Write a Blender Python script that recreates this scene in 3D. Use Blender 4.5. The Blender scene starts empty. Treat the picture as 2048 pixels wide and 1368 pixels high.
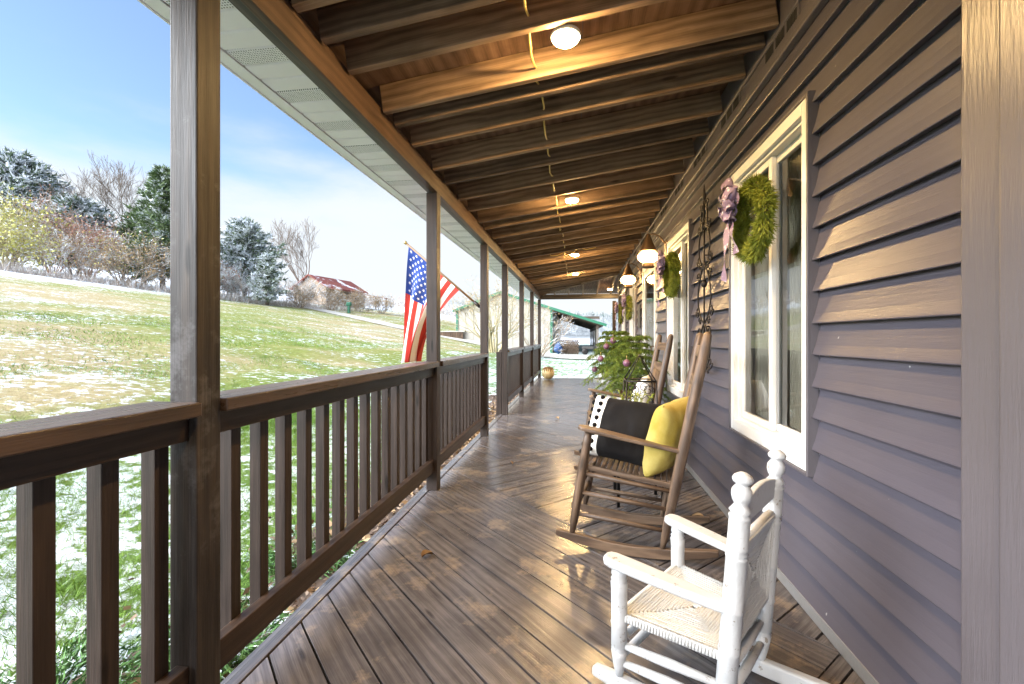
import bpy, bmesh, math, random
import numpy as np
from mathutils import Vector, Matrix, noise as mnoise
R = math.radians
S = bpy.context.scene
COL = S.collection
random.seed(7)

# ------------------------------------------------------------------ camera
cam_d = bpy.data.cameras.new('camera')
cam = bpy.data.objects.new('camera', cam_d); COL.objects.link(cam)
cam.location = (0, 0, 1.10)
cam.rotation_euler = (R(90), 0, math.atan(132/910))
cam_d.sensor_width = 36; cam_d.lens = 16
cam_d.shift_y = -8/2048
cam_d.clip_start = 0.02; cam_d.clip_end = 2000
S.camera = cam

# ------------------------------------------------------------------ sky, sun, exposure
SUN_EL, SUN_AZ = 24, 238          # azimuth clockwise from +Y
W = bpy.data.worlds.new('World'); S.world = W; W.use_nodes = True
nt = W.node_tree; N = nt.nodes; L = nt.links
for n in list(N): N.remove(n)
wo = N.new('ShaderNodeOutputWorld'); mix = N.new('ShaderNodeMixShader')
b1 = N.new('ShaderNodeBackground'); b2 = N.new('ShaderNodeBackground')
sky = N.new('ShaderNodeTexSky'); sky.sky_type = 'NISHITA'; sky.sun_disc = False
sky.sun_elevation = R(SUN_EL); sky.sun_rotation = R(SUN_AZ); sky.ozone_density = 3.0; sky.air_density = 1.0; sky.dust_density = 0.1
L.new(sky.outputs[0], b1.inputs[0]); b1.inputs[1].default_value = 0.10
b2.inputs[0].default_value = (0.90, 0.95, 1.0, 1); b2.inputs[1].default_value = 0.34
tc = N.new('ShaderNodeTexCoord'); sep = N.new('ShaderNodeSeparateXYZ'); L.new(tc.outputs['Generated'], sep.inputs[0])
mp = N.new('ShaderNodeMapping'); mp.inputs['Scale'].default_value = (1.3, 1.3, 4.2); mp.inputs['Location'].default_value = (0.35, 0.2, 0.1)
L.new(tc.outputs['Generated'], mp.inputs[0])
cn = N.new('ShaderNodeTexNoise'); cn.inputs['Scale'].default_value = 2.3; cn.inputs['Detail'].default_value = 7; cn.inputs['Roughness'].default_value = 0.55
L.new(mp.outputs[0], cn.inputs['Vector'])
elev = N.new('ShaderNodeMapRange'); elev.inputs[1].default_value = 0.05; elev.inputs[2].default_value = 0.55
elev.inputs[3].default_value = 0.95; elev.inputs[4].default_value = -0.35
L.new(sep.outputs['Z'], elev.inputs[0])
ad = N.new('ShaderNodeMath'); ad.operation = 'ADD'; L.new(elev.outputs[0], ad.inputs[0]); L.new(cn.outputs['Fac'], ad.inputs[1])
cr = N.new('ShaderNodeMapRange'); cr.interpolation_type = 'SMOOTHSTEP'
cr.inputs[1].default_value = 0.5; cr.inputs[2].default_value = 1.1; cr.inputs[3].default_value = 0.10; cr.inputs[4].default_value = 0.97
L.new(ad.outputs[0], cr.inputs[0])
L.new(cr.outputs[0], mix.inputs[0]); L.new(b1.outputs[0], mix.inputs[1]); L.new(b2.outputs[0], mix.inputs[2])
# added sky glow round the sun, out of view, brightening the porch interior
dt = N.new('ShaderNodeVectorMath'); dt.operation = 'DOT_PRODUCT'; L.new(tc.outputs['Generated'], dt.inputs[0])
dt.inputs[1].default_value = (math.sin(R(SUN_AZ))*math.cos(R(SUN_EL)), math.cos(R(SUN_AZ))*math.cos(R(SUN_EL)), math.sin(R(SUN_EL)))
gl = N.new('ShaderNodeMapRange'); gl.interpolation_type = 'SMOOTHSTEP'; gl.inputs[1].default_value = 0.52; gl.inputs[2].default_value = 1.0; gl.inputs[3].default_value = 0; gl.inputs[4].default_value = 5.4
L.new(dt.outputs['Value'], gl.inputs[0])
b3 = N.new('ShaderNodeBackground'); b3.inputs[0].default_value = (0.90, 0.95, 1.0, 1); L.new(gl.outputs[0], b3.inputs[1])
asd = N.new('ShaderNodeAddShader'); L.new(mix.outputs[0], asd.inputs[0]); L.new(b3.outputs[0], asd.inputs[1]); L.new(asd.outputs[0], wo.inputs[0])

sun_d = bpy.data.lights.new('sun', 'SUN'); sun_d.energy = 0.5; sun_d.angle = R(40); sun_d.color = (1, 0.94, 0.85)
sun = bpy.data.objects.new('sun', sun_d); COL.objects.link(sun)
az, el = R(SUN_AZ), R(SUN_EL)
sun.rotation_euler = Vector((math.sin(az)*math.cos(el), math.cos(az)*math.cos(el), math.sin(el))).to_track_quat('Z', 'Y').to_euler()
S.view_settings.view_transform = 'Standard'; S.view_settings.look = 'None'; S.view_settings.gamma = 1
S.view_settings.exposure = 1.65
S.render.engine = 'CYCLES'
S.cycles.use_denoising = True
S.cycles.max_bounces = 8; S.cycles.diffuse_bounces = 4; S.cycles.glossy_bounces = 3; S.cycles.transmission_bounces = 4; S.cycles.transparent_max_bounces = 12
S.cycles.sample_clamp_indirect = 4.0; S.cycles.caustics_reflective = False; S.cycles.caustics_refractive = False

# ------------------------------------------------------------------ helpers
def tag(o, label, cat, group=None):
    o['label'] = label; o['category'] = cat
    if group: o['group'] = group
    return o
def thing(name, label, cat, loc=(0, 0, 0), rz=0, group=None):
    o = bpy.data.objects.new(name, None); COL.objects.link(o); o.empty_display_size = 0.1
    o.location = loc; o.rotation_euler = (0, 0, rz)
    return tag(o, label, cat, group)
def dup_tree(o, parent=None):
    c = o.copy(); COL.objects.link(c); c.parent = parent
    for ch in list(o.children): dup_tree(ch, c)
    return c

class MB:
    """collects shapes; build() links them as one mesh object"""
    def __init__(s): s.v = []; s.g = []; s.f = []; s.m = []; s.sm = []
    def add(s, vs, fs, mat=0, smooth=False, grain=None):
        o = len(s.v); s.v += [tuple(x) for x in vs]
        s.g += [tuple(x) for x in (grain if grain is not None else vs)]
        for f in fs: s.f.append([i+o for i in f]); s.m.append(mat); s.sm.append(smooth)
    def box(s, c, d, rot=None, mat=0, seed=None, taper=None):
        hx, hy, hz = d[0]/2, d[1]/2, d[2]/2
        loc = [Vector((x*hx, y*hy, z*hz)) for z in (-1, 1) for y in (-1, 1) for x in (-1, 1)]
        order = sorted(range(3), key=lambda i: -d[i])
        off = (random.uniform(-50, 50), random.uniform(-.12, .12), random.uniform(-.12, .12))
        gr = [tuple(p[order[i]]+off[i] for i in range(3)) for p in loc]
        M = rot if rot is not None else Matrix.Identity(3)
        vs = [M @ p + Vector(c) for p in loc]
        s.add(vs, [(0, 2, 3, 1), (4, 5, 7, 6), (0, 1, 5, 4), (2, 6, 7, 3), (0, 4, 6, 2), (1, 3, 7, 5)], mat, False, gr)
    def span(s, a, b, mat=0):   # box from corner to corner
        s.box([(a[i]+b[i])/2 for i in range(3)], [abs(b[i]-a[i]) for i in range(3)], None, mat)
    def bar(s, p0, p1, w, h, up=(0, 0, 1), mat=0):
        p0, p1 = Vector(p0), Vector(p1); x = (p1-p0); l = x.length; x.normalize()
        y = Vector(up).cross(x); y.normalize(); z = x.cross(y)
        M = Matrix((x, y, z)).transposed()
        s.box((p0+p1)/2, (l, w, h), M, mat)
    def tube(s, pts, rad, n=8, mat=0, cap=True, smooth=True):
        pts = [Vector(p) for p in pts]; k = len(pts)
        if not hasattr(rad, '__len__'): rad = [rad]*k
        t0 = (pts[1]-pts[0]).normalized()
        a = Vector((0, 0, 1)) if abs(t0.z) < .9 else Vector((1, 0, 0))
        u = t0.cross(a).normalized(); vs = []; gr = []; dist = 0; off = (random.uniform(-50, 50), random.uniform(-.1, .1), random.uniform(-.1, .1))
        for i, p in enumerate(pts):
            t = (pts[min(i+1, k-1)]-pts[max(i-1, 0)]).normalized()
            u = (u - t*u.dot(t)).normalized(); w = t.cross(u)
            if i: dist += (p-pts[i-1]).length
            for j in range(n):
                an = 2*math.pi*j/n
                vs.append(p + (u*math.cos(an)+w*math.sin(an))*rad[i])
                gr.append((dist+off[0], math.cos(an)*rad[i]+off[1], math.sin(an)*rad[i]+off[2]))
        fs = [(i*n+j, i*n+(j+1) % n, (i+1)*n+(j+1) % n, (i+1)*n+j) for i in range(k-1) for j in range(n)]
        if cap: fs += [tuple(range(n-1, -1, -1)), tuple(range((k-1)*n, k*n))]
        s.add(vs, fs, mat, smooth, gr)
    def lathe(s, prof, n=24, o=(0, 0, 0), axis=None, mat=0, smooth=True):
        # prof: list of (r, z); axis: direction (default +z)
        M = Matrix.Identity(3)
        if axis is not None: M = Vector((0, 0, 1)).rotation_difference(Vector(axis)).to_matrix()
        o = Vector(o); vs = []; gr = []
        off = (random.uniform(-50, 50), random.uniform(-.1, .1), random.uniform(-.1, .1))
        for r, z in prof:
            for j in range(n):
                a = 2*math.pi*j/n; p = Vector((r*math.cos(a), r*math.sin(a), z)); vs.append(M @ p + o); gr.append((z+off[0], p.x+off[1], p.y+off[2]))
        k = len(prof)
        fs = [(i*n+j, i*n+(j+1) % n, (i+1)*n+(j+1) % n, (i+1)*n+j) for i in range(k-1) for j in range(n)]
        fs += [tuple(range(n-1, -1, -1)), tuple(range((k-1)*n, k*n))]
        s.add(vs, fs, mat, smooth, gr)
    def prism(s, poly, z0, z1, f=None, mat=0):
        # poly: (x, y) ccw outline; f maps local xyz to world
        n = len(poly); loc = [Vector((x, y, z0)) for x, y in poly]+[Vector((x, y, z1)) for x, y in poly]
        off = (random.uniform(-50, 50), random.uniform(-.1, .1), random.uniform(-.1, .1))
        gr = [(p.x+off[0], p.y+off[1], p.z+off[2]) for p in loc]
        vs = [f(p) for p in loc] if f else loc
        s.add(vs, [tuple(range(n-1, -1, -1)), tuple(range(n, 2*n))]+[(i, (i+1) % n, n+(i+1) % n, n+i) for i in range(n)], mat, False, gr)
    def grid(s, fn, nu, nv, mat=0, smooth=True):
        vs = [fn(i/nu, j/nv) for j in range(nv+1) for i in range(nu+1)]
        fs = [(j*(nu+1)+i, j*(nu+1)+i+1, (j+1)*(nu+1)+i+1, (j+1)*(nu+1)+i) for j in range(nv) for i in range(nu)]
        s.add(vs, fs, mat, smooth)
    def build(s, name, mats, parent=None, bevel=0, seg=2, subsurf=0):
        me = bpy.data.meshes.new(name); me.from_pydata(s.v, [], s.f)
        if not isinstance(mats, (list, tuple)): mats = [mats]
        for m in mats: me.materials.append(m)
        me.polygons.foreach_set('material_index', s.m); me.polygons.foreach_set('use_smooth', s.sm)
        at = me.attributes.new('grain', 'FLOAT_VECTOR', 'POINT')
        at.data.foreach_set('vector', np.array(s.g, dtype=np.float32).ravel())
        me.validate()
        o = bpy.data.objects.new(name, me); COL.objects.link(o)
        if parent is not None: o.parent = parent
        if bevel:
            b = o.modifiers.new('bevel', 'BEVEL'); b.width = bevel; b.segments = seg; b.limit_method = 'ANGLE'; b.angle_limit = R(50)
        if subsurf:
            b = o.modifiers.new('sub', 'SUBSURF'); b.levels = subsurf; b.render_levels = subsurf
        return o

def mesh_np(name, verts, faces, mats, parent=None, midx=None, smooth=False):
    """verts (n,3), faces (m,k) arrays"""
    me = bpy.data.meshes.new(name); n, m, k = len(verts), len(faces), faces.shape[1]
    me.vertices.add(n); me.vertices.foreach_set('co', np.ascontiguousarray(verts, dtype=np.float32).ravel())
    me.loops.add(m*k); me.loops.foreach_set('vertex_index', np.ascontiguousarray(faces, dtype=np.int32).ravel())
    me.polygons.add(m); me.polygons.foreach_set('loop_start', np.arange(0, m*k, k, dtype=np.int32))
    me.polygons.foreach_set('loop_total', np.full(m, k, dtype=np.int32))
    for mt in (mats if isinstance(mats, (list, tuple)) else [mats]): me.materials.append(mt)
    if midx is not None: me.polygons.foreach_set('material_index', np.ascontiguousarray(midx, dtype=np.int32))
    if smooth: me.polygons.foreach_set('use_smooth', np.ones(m, dtype=bool))
    me.update(calc_edges=True)
    o = bpy.data.objects.new(name, me); COL.objects.link(o)
    if parent is not None: o.parent = parent
    return o

def cards(base, d, ln, wd, rng):
    """thin triangles: base (n,3), unit dir d, length, width"""
    n = len(base); r = rng.normal(size=(n, 3)); sd = np.cross(d, r); sd /= np.linalg.norm(sd, axis=1, keepdims=True)+1e-9
    v = np.empty((n, 3, 3)); v[:, 0] = base-sd*wd[:, None]/2; v[:, 1] = base+sd*wd[:, None]/2; v[:, 2] = base+d*ln[:, None]
    return v.reshape(-1, 3), np.arange(3*n).reshape(n, 3)
def leaf_quads(base, d, ln, wd, rng):
    n = len(base); r = rng.normal(size=(n, 3)); sd = np.cross(d, r); sd /= np.linalg.norm(sd, axis=1, keepdims=True)+1e-9
    v = np.empty((n, 4, 3)); v[:, 0] = base; v[:, 1] = base+d*ln[:, None]*.5+sd*wd[:, None]/2; v[:, 2] = base+d*ln[:, None]; v[:, 3] = base+d*ln[:, None]*.5-sd*wd[:, None]/2
    return v.reshape(-1, 3), np.arange(4*n).reshape(n, 4)
def unit(a): return a/(np.linalg.norm(a, axis=-1, keepdims=True)+1e-9)

# ------------------------------------------------------------------ materials
def newmat(name):
    m = bpy.data.materials.new(name); m.use_nodes = True
    return m, m.node_tree, m.node_tree.nodes['Principled BSDF']
def nd(t, ty, **k):
    n = t.nodes.new(ty)
    for a, v in k.items():
        if a.startswith('i_'):
            n.inputs[a[2:].replace('_', ' ')].default_value = v
        else: setattr(n, a, v)
    return n
def ramp(t, fac, stops, interp='LINEAR'):
    r = t.nodes.new('ShaderNodeValToRGB'); r.color_ramp.interpolation = interp; e = r.color_ramp.elements
    while len(e) < len(stops): e.new(.5)
    for el_, (p, c) in zip(e, stops): el_.position = p; el_.color = (*c, 1) if len(c) == 3 else c
    t.links.new(fac, r.inputs[0]); return r.outputs[0]
def mixc(t, fac, a, b, mode='MIX'):
    n = t.nodes.new('ShaderNodeMix'); n.data_type = 'RGBA'; n.blend_type = mode
    for sk, v in ((0, fac), (6, a), (7, b)):
        if hasattr(v, 'is_linked') or hasattr(v, 'links'): t.links.new(v, n.inputs[sk])
        else: n.inputs[sk].default_value = v if sk == 0 else ((*v, 1) if len(v) == 3 else v)
    return n.outputs[2]
def math_(t, op, a, b=0.0, clamp=False):
    n = t.nodes.new('ShaderNodeMath'); n.operation = op; n.use_clamp = clamp
    for i, v in enumerate((a, b)):
        if hasattr(v, 'links'): t.links.new(v, n.inputs[i])
        else: n.inputs[i].default_value = v
    return n.outputs[0]
def noise(t, vec, scale, detail=4, rough=.55, dist=0):
    n = nd(t, 'ShaderNodeTexNoise'); n.inputs['Scale'].default_value = scale; n.inputs['Detail'].default_value = detail
    n.inputs['Roughness'].default_value = rough; n.inputs['Distortion'].default_value = dist
    if vec is not None: t.links.new(vec, n.inputs['Vector'])
    return n.outputs['Fac']
def mapping(t, vec, sc, loc=(0, 0, 0)):
    n = t.nodes.new('ShaderNodeMapping'); n.inputs['Scale'].default_value = sc; n.inputs['Location'].default_value = loc
    t.links.new(vec, n.inputs[0]); return n.outputs[0]
def bump(t, bs, h, strength, dist=.01):
    n = t.nodes.new('ShaderNodeBump'); n.inputs['Strength'].default_value = strength; n.inputs['Distance'].default_value = dist
    t.links.new(h, n.inputs['Height']); t.links.new(n.outputs[0], bs.inputs['Normal'])
def attr(t, name='grain'):
    n = t.nodes.new('ShaderNodeAttribute'); n.attribute_name = name; return n.outputs['Vector']
def position(t): return t.nodes.new('ShaderNodeNewGeometry').outputs['Position']

def wood(name, dark, mid, light, rough=.5, blotch=.35, stain=None, bumpy=.35, ringscale=1.0, wear=None, spec=.5, rw=.3):
    m, t, b = newmat(name); g = attr(t)
    rd = nd(t, 'ShaderNodeTexWave', wave_type='RINGS', rings_direction='X', wave_profile='SIN')
    rd.inputs['Scale'].default_value = 9*ringscale; rd.inputs['Distortion'].default_value = 5.5; rd.inputs['Detail'].default_value = 2.5; rd.inputs['Detail Scale'].default_value = .55; rd.inputs['Detail Roughness'].default_value = .6
    t.links.new(mapping(t, g, (.45, 1, 1)), rd.inputs['Vector'])
    fine = noise(t, mapping(t, g, (3, 130, 130)), 1.6, 5, .65)
    med = noise(t, mapping(t, g, (1.6, 24, 24)), 1.5, 4, .6)
    fac = math_(t, 'ADD', math_(t, 'MULTIPLY', rd.outputs['Fac'], rw), math_(t, 'ADD', math_(t, 'MULTIPLY', fine, (1-rw)*.55), math_(t, 'MULTIPLY', med, (1-rw)*.45)))
    c = ramp(t, fac, [(.28, dark), (.5, mid), (.72, light)])
    bl = noise(t, position(t), 2.3, 5, .6)
    c = mixc(t, math_(t, 'MULTIPLY', ramp(t, bl, [(.42, (0, 0, 0)), (.7, (1, 1, 1))]), blotch), c, tuple(x*.45 for x in dark))
    # knots
    vo = nd(t, 'ShaderNodeTexVoronoi', feature='F1'); vo.inputs['Scale'].default_value = 2.2; t.links.new(mapping(t, g, (.9, 4.2, 4.2)), vo.inputs['Vector'])
    kn = ramp(t, vo.outputs['Distance'], [(.055, (1, 1, 1)), (.11, (0, 0, 0))])
    c = mixc(t, math_(t, 'MULTIPLY', kn, .75), c, tuple(x*.4 for x in dark))
    if wear:
        wn = noise(t, position(t), 3.1, 7, .7)
        wf = ramp(t, wn, [(wear[1], (0, 0, 0)), (wear[1]+.09, (1, 1, 1))])
        c = mixc(t, math_(t, 'MULTIPLY', math_(t, 'MULTIPLY', wf, fine), 1.1, True), c, wear[0])
    t.links.new(c, b.inputs['Base Color'])
    rr = math_(t, 'ADD', math_(t, 'MULTIPLY', med, .3), rough-.15); t.links.new(rr, b.inputs['Roughness'])
    b.inputs['Specular IOR Level'].default_value = spec
    bump(t, b, fac, bumpy, .004)
    return m

def paint(name, col, rough=.45, var=.08, bscale=60, bstr=.08, chips=None, spec=.5, stretch=(1, 1, 1)):
    m, t, b = newmat(name); p = position(t)
    n1 = noise(t, p, 3.5, 5, .6); n2 = noise(t, mapping(t, p, stretch), bscale, 4, .6)
    c = mixc(t, ramp(t, n1, [(.3, (0, 0, 0)), (.7, (1, 1, 1))]), tuple(x*(1-var) for x in col), tuple(min(1, x*(1+var)) for x in col))
    if chips:
        ch = noise(t, p, chips[1], 6, .7); c = mixc(t, ramp(t, ch, [(chips[2], (0, 0, 0)), (chips[2]+.03, (1, 1, 1))]), c, chips[0])
    t.links.new(c, b.inputs['Base Color']); b.inputs['Roughness'].default_value = rough; b.inputs['Specular IOR Level'].default_value = spec
    bump(t, b, n2, bstr, .01)
    return m
def metal(name, col, rough=.5):
    m = paint(name, col, rough, .2, 90, .15); m.node_tree.nodes['Principled BSDF'].inputs['Metallic'].default_value = .75; return m
def emit(name, col, st):
    m, t, b = newmat(name); b.inputs['Base Color'].default_value = (*col, 1); b.inputs['Emission Color'].default_value = (*col, 1); b.inputs['Emission Strength'].default_value = st; return m
def leafmat(name, c1, c2, rough=.6, scale=8, snow=0, trans=.25):
    m, t, b = newmat(name); p = position(t)
    n1 = noise(t, p, scale, 3, .6); c = mixc(t, ramp(t, n1, [(.3, (0, 0, 0)), (.7, (1, 1, 1))]), c1, c2)
    if snow:
        gm = t.nodes.new('ShaderNodeNewGeometry'); sp = t.nodes.new('ShaderNodeSeparateXYZ'); t.links.new(gm.outputs['True Normal'], sp.inputs[0])
        up = math_(t, 'ABSOLUTE', sp.outputs['Z']); ns = noise(t, p, snow[1], 4, .6)
        f = math_(t, 'ADD', math_(t, 'MULTIPLY', up, .45), ns)
        c = mixc(t, ramp(t, f, [(snow[0], (0, 0, 0)), (snow[0]+.1, (1, 1, 1))]), c, (.82, .85, .9))
    t.links.new(c, b.inputs['Base Color']); b.inputs['Roughness'].default_value = rough; b.inputs['Specular IOR Level'].default_value = .2
    return m

M = {}
M['post'] = wood('post_wood', (.018, .014, .012), (.036, .026, .022), (.060, .042, .034), .42, .35, bumpy=.6, ringscale=1.4, rw=.10, spec=.22)
M['postold'] = wood('weathered_post_wood', (.014, .012, .012), (.036, .030, .028), (.075, .058, .047), .5, .5, bumpy=.7, ringscale=1.3, wear=((.13, .125, .13), .58), rw=.12, spec=.25)
M['rail'] = wood('rail_wood', (.018, .012, .010), (.036, .023, .017), (.058, .036, .026), .36, .3, bumpy=.5, ringscale=1.2, rw=.16, spec=.25)
M['cap'] = wood('cap_wood', (.028, .019, .015), (.060, .040, .030), (.10, .064, .045), .30, .25, bumpy=.5, wear=((.15, .11, .09), .62), rw=.16, spec=.4)
M['deck'] = wood('deck_wood', (.048, .042, .043), (.100, .088, .087), (.168, .150, .145), .19, .55, bumpy=.6, ringscale=1.1, wear=((.25, .19, .135), .535), spec=.6, rw=.14)
M['rafter'] = wood('rafter_wood', (.12, .077, .047), (.28, .182, .11), (.43, .295, .19), .7, .4, bumpy=.3, rw=.20, spec=.2)
M['rafterdark'] = wood('dark_rafter_wood', (.065, .044, .03), (.18, .12, .077), (.31, .21, .14), .7, .5, bumpy=.3, rw=.22, spec=.2)
M['ply'] = wood('roof_deck_wood', (.10, .06, .037), (.21, .125, .077), (.30, .185, .118), .75, .6, bumpy=.2, ringscale=.5, rw=.15, spec=.2)
M['beam'] = wood('beam_wood', (.042, .025, .017), (.098, .057, .037), (.155, .094, .06), .5, .5, bumpy=.4, rw=.15, spec=.25)
M['beamdark'] = wood('dark_beam_wood', (.028, .022, .02), (.055, .043, .038), (.10, .08, .07), .55, .5, bumpy=.4)
M['chair'] = wood('chair_wood', (.05, .030, .019), (.115, .072, .045), (.20, .13, .082), .5, .4, bumpy=.6, ringscale=1.6, wear=((.38, .29, .2), .62))
M['barnpost'] = wood('barn_post_wood', (.10, .085, .07), (.2, .17, .14), (.3, .26, .21), .8, .3)
M['firewood'] = wood('firewood_bark', (.04, .024, .015), (.09, .055, .032), (.17, .11, .07), .9, .3)
M['white'] = paint('white_vinyl', (.70, .70, .69), .35, .03, 60, .03)
M['whitepaint'] = paint('worn_white_paint', (.47, .475, .48), .5, .06, 45, .3, ((.24, .21, .18), 30, .61))
M['cord'] = paint('white_rush_cord', (.50, .50, .49), .8, .2, 90, .5)
M['soffit'] = paint('soffit_vinyl', (.84, .83, .86), .4, .03, 50, .03)
def soffit_perf():
    m, t, b = newmat('vented_soffit_vinyl'); p = position(t)
    v = nd(t, 'ShaderNodeTexVoronoi', feature='F1'); v.inputs['Scale'].default_value = 95; v.inputs['Randomness'].default_value = .15; t.links.new(mapping(t, p, (1, 1, 0)), v.inputs['Vector'])
    t.links.new(ramp(t, v.outputs['Distance'], [(.24, (.12, .13, .13)), (.32, (.80, .79, .82))]), b.inputs['Base Color']); b.inputs['Roughness'].default_value = .4
    return m
M['perf'] = soffit_perf()
def siding_mat():
    m, t, b = newmat('grey_vinyl_siding'); p = position(t)
    n1 = noise(t, mapping(t, p, (1, .9, 1)), 1.6, 3, .5); n2 = noise(t, mapping(t, p, (60, 4, 60)), 2.2, 6, .7)
    c = mixc(t, ramp(t, n1, [(.3, (0, 0, 0)), (.7, (1, 1, 1))]), (.064, .058, .075), (.088, .081, .098))
    sc = noise(t, p, 34, 2, .5); c = mixc(t, ramp(t, sc, [(.78, (0, 0, 0)), (.80, (1, 1, 1))]), c, (.4, .4, .4))
    t.links.new(c, b.inputs['Base Color'])
    t.links.new(math_(t, 'ADD', math_(t, 'MULTIPLY', n2, .12), .30), b.inputs['Roughness'])
    bump(t, b, n2, .22, .003); return m
M['siding'] = siding_mat()
M['trim'] = paint('grey_trim_paint', (.10, .09, .10), .36, .05, 12, .22, ((.6, .6, .6), 60, .80), stretch=(9, 9, .8))
M['trimdark'] = paint('dark_trim', (.07, .06, .06), .4, .05)
M['metalstrip'] = paint('grey_base_strip', (.2, .2, .2), .35, .1)
M['ventdark'] = paint('vent_slot', (.012, .012, .012), .8, .1)
M['iron'] = metal('black_iron', (.035, .03, .028), .5)
M['bronze'] = metal('bronze_lamp_metal', (.14, .09, .055), .45)
M['tablemetal'] = metal('black_table_metal', (.02, .02, .02), .4)
M['interior'] = paint('interior_wall', (.66, .56, .42), .8, .05)
M['curtain'] = paint('beige_curtain', (.72, .64, .50), .9, .1, 120, .1)
M['darkfurn'] = paint('dark_furniture', (.05, .03, .02), .5, .2)
M['yellowwire'] = paint('yellow_cable', (.62, .45, .12), .5, .05)
M['lens'] = emit('warm_lamp_lens', (1, .64, .26), 430)
M['globe'] = emit('warm_lamp_globe', (1, .64, .26), 22)
M['plate'] = paint('dark_wall_plate', (.05, .045, .04), .5, .1)
def glass_mat():
    m = bpy.data.materials.new('window_glass'); m.use_nodes = True; t = m.node_tree; t.nodes.clear()
    o = t.nodes.new('ShaderNodeOutputMaterial'); mx = t.nodes.new('ShaderNodeMixShader'); tr = t.nodes.new('ShaderNodeBsdfTransparent'); gl = t.nodes.new('ShaderNodeBsdfGlossy')
    tr.inputs[0].default_value = (.9, .93, .92, 1); gl.inputs['Roughness'].default_value = .01
    fr = t.nodes.new('ShaderNodeFresnel'); fr.inputs[0].default_value = 2.15
    t.links.new(fr.outputs[0], mx.inputs[0]); t.links.new(tr.outputs[0], mx.inputs[1]); t.links.new(gl.outputs[0], mx.inputs[2]); t.links.new(mx.outputs[0], o.inputs[0]); return m
M['glass'] = glass_mat()
def fabric(name, c1, c2, sc=3, rough=.85):
    m, t, b = newmat(name); p = t.nodes.new('ShaderNodeTexCoord').outputs['Object']
    c = mixc(t, ramp(t, noise(t, p, sc, 4, .6), [(.35, (0, 0, 0)), (.65, (1, 1, 1))]), c1, c2); t.links.new(c, b.inputs['Base Color']); b.inputs['Roughness'].default_value = rough
    b.inputs['Sheen Weight'].default_value = .02; b.inputs['Specular IOR Level'].default_value = .08
    bump(t, b, math_(t, 'ADD', noise(t, p, 260, 2, .5), math_(t, 'MULTIPLY', noise(t, p, 9, 3, .5), 2.2)), .3, .008); return m
M['yellow'] = fabric('yellow_linen', (.34, .255, .045), (.47, .38, .12), 6)
M['black'] = fabric('black_cotton', (.006, .0055, .006), (.013, .012, .012), 5)
M['cream'] = fabric('cream_cotton', (.62, .60, .55), (.74, .72, .68), 9)
def bowmat():
    m, t, b = newmat('mauve_ribbon'); p = t.nodes.new('ShaderNodeTexCoord').outputs['Object']
    v = nd(t, 'ShaderNodeTexVoronoi', feature='F1'); v.inputs['Scale'].default_value = 38; t.links.new(p, v.inputs['Vector'])
    c = mixc(t, ramp(t, v.outputs['Distance'], [(.22, (1, 1, 1)), (.34, (0, 0, 0))]), (.24, .17, .27), (.60, .53, .60))
    t.links.new(c, b.inputs['Base Color']); b.inputs['Roughness'].default_value = .6; return m
M['bow'] = bowmat()
M['wreath'] = leafmat('wreath_needles', (.09, .13, .014), (.30, .32, .045), .55, 14)
M['pine'] = leafmat('norfolk_pine_needles', (.05, .095, .014), (.20, .25, .04), .5, 9)
M['sprig'] = leafmat('yellow_green_sprig', (.16, .20, .02), (.34, .34, .05), .5, 20)
M['barkgreen'] = paint('young_bark', (.12, .10, .04), .8, .2)
M['greypot'] = paint('grey_stone_pot', (.33, .33, .33), .75, .12, 40, .2)
M['soil'] = paint('potting_soil', (.03, .02, .014), .95, .3, 70, .6)
M['maroon'] = paint('maroon_pot', (.13, .03, .035), .45, .1)
M['bauble'] = paint('mauve_bauble', (.16, .07, .11), .3, .15)
M['bark'] = paint('grey_brown_bark', (.15, .115, .09), .9, .3, 20, .6)
M['twig'] = leafmat('brown_twigs', (.24, .18, .13), (.44, .35, .26), .85, 1.2, snow=(.80, 2.5))
M['twigred'] = leafmat('reddish_twigs', (.33, .20, .15), (.50, .34, .25), .85, 1.2, snow=(.82, 2.5))
M['twigsnow'] = leafmat('snowy_twigs', (.32, .26, .22), (.52, .45, .39), .85, 1.2, snow=(.66, 2.5))
M['twigyellow'] = leafmat('budding_twigs', (.28, .23, .13), (.46, .39, .24), .85, 1.2, snow=(.86, 2.5))
M['cedar'] = leafmat('cedar_foliage', (.06, .10, .04), (.16, .21, .09), .7, .9, snow=(.82, 1.3))
M['cedarsnow'] = leafmat('snowy_cedar_foliage', (.06, .095, .055), (.15, .19, .105), .7, .9, snow=(.66, 1.4))
M['yellowleaf'] = leafmat('yellow_leaves', (.42, .40, .10), (.62, .58, .22), .7, 1.0, snow=(.84, 2))
M['redleaf'] = leafmat('dry_red_leaves', (.32, .15, .11), (.45, .25, .18), .8, 1.0, snow=(.86, 2))
M['tanleaf'] = leafmat('dry_tan_leaves', (.30, .19, .09), (.48, .33, .17), .8, 1.0, snow=(.86, 2))
M['deadleaf'] = leafmat('fallen_leaves', (.15, .085, .04), (.36, .25, .14), .85, 6)
M['juniper'] = leafmat('juniper_foliage', (.035, .10, .03), (.13, .24, .07), .7, 5, snow=(.93, 9))
M['fartree'] = leafmat('hazy_frosted_far_trees', (.22, .225, .22), (.34, .355, .36), .9, .05)  # pale colour stands in for distance haze as well as frost
M['farpine'] = leafmat('hazy_frosted_far_pines', (.07, .115, .105), (.14, .19, .18), .9, .08)  # distance haze mixed into the frosted green
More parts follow.
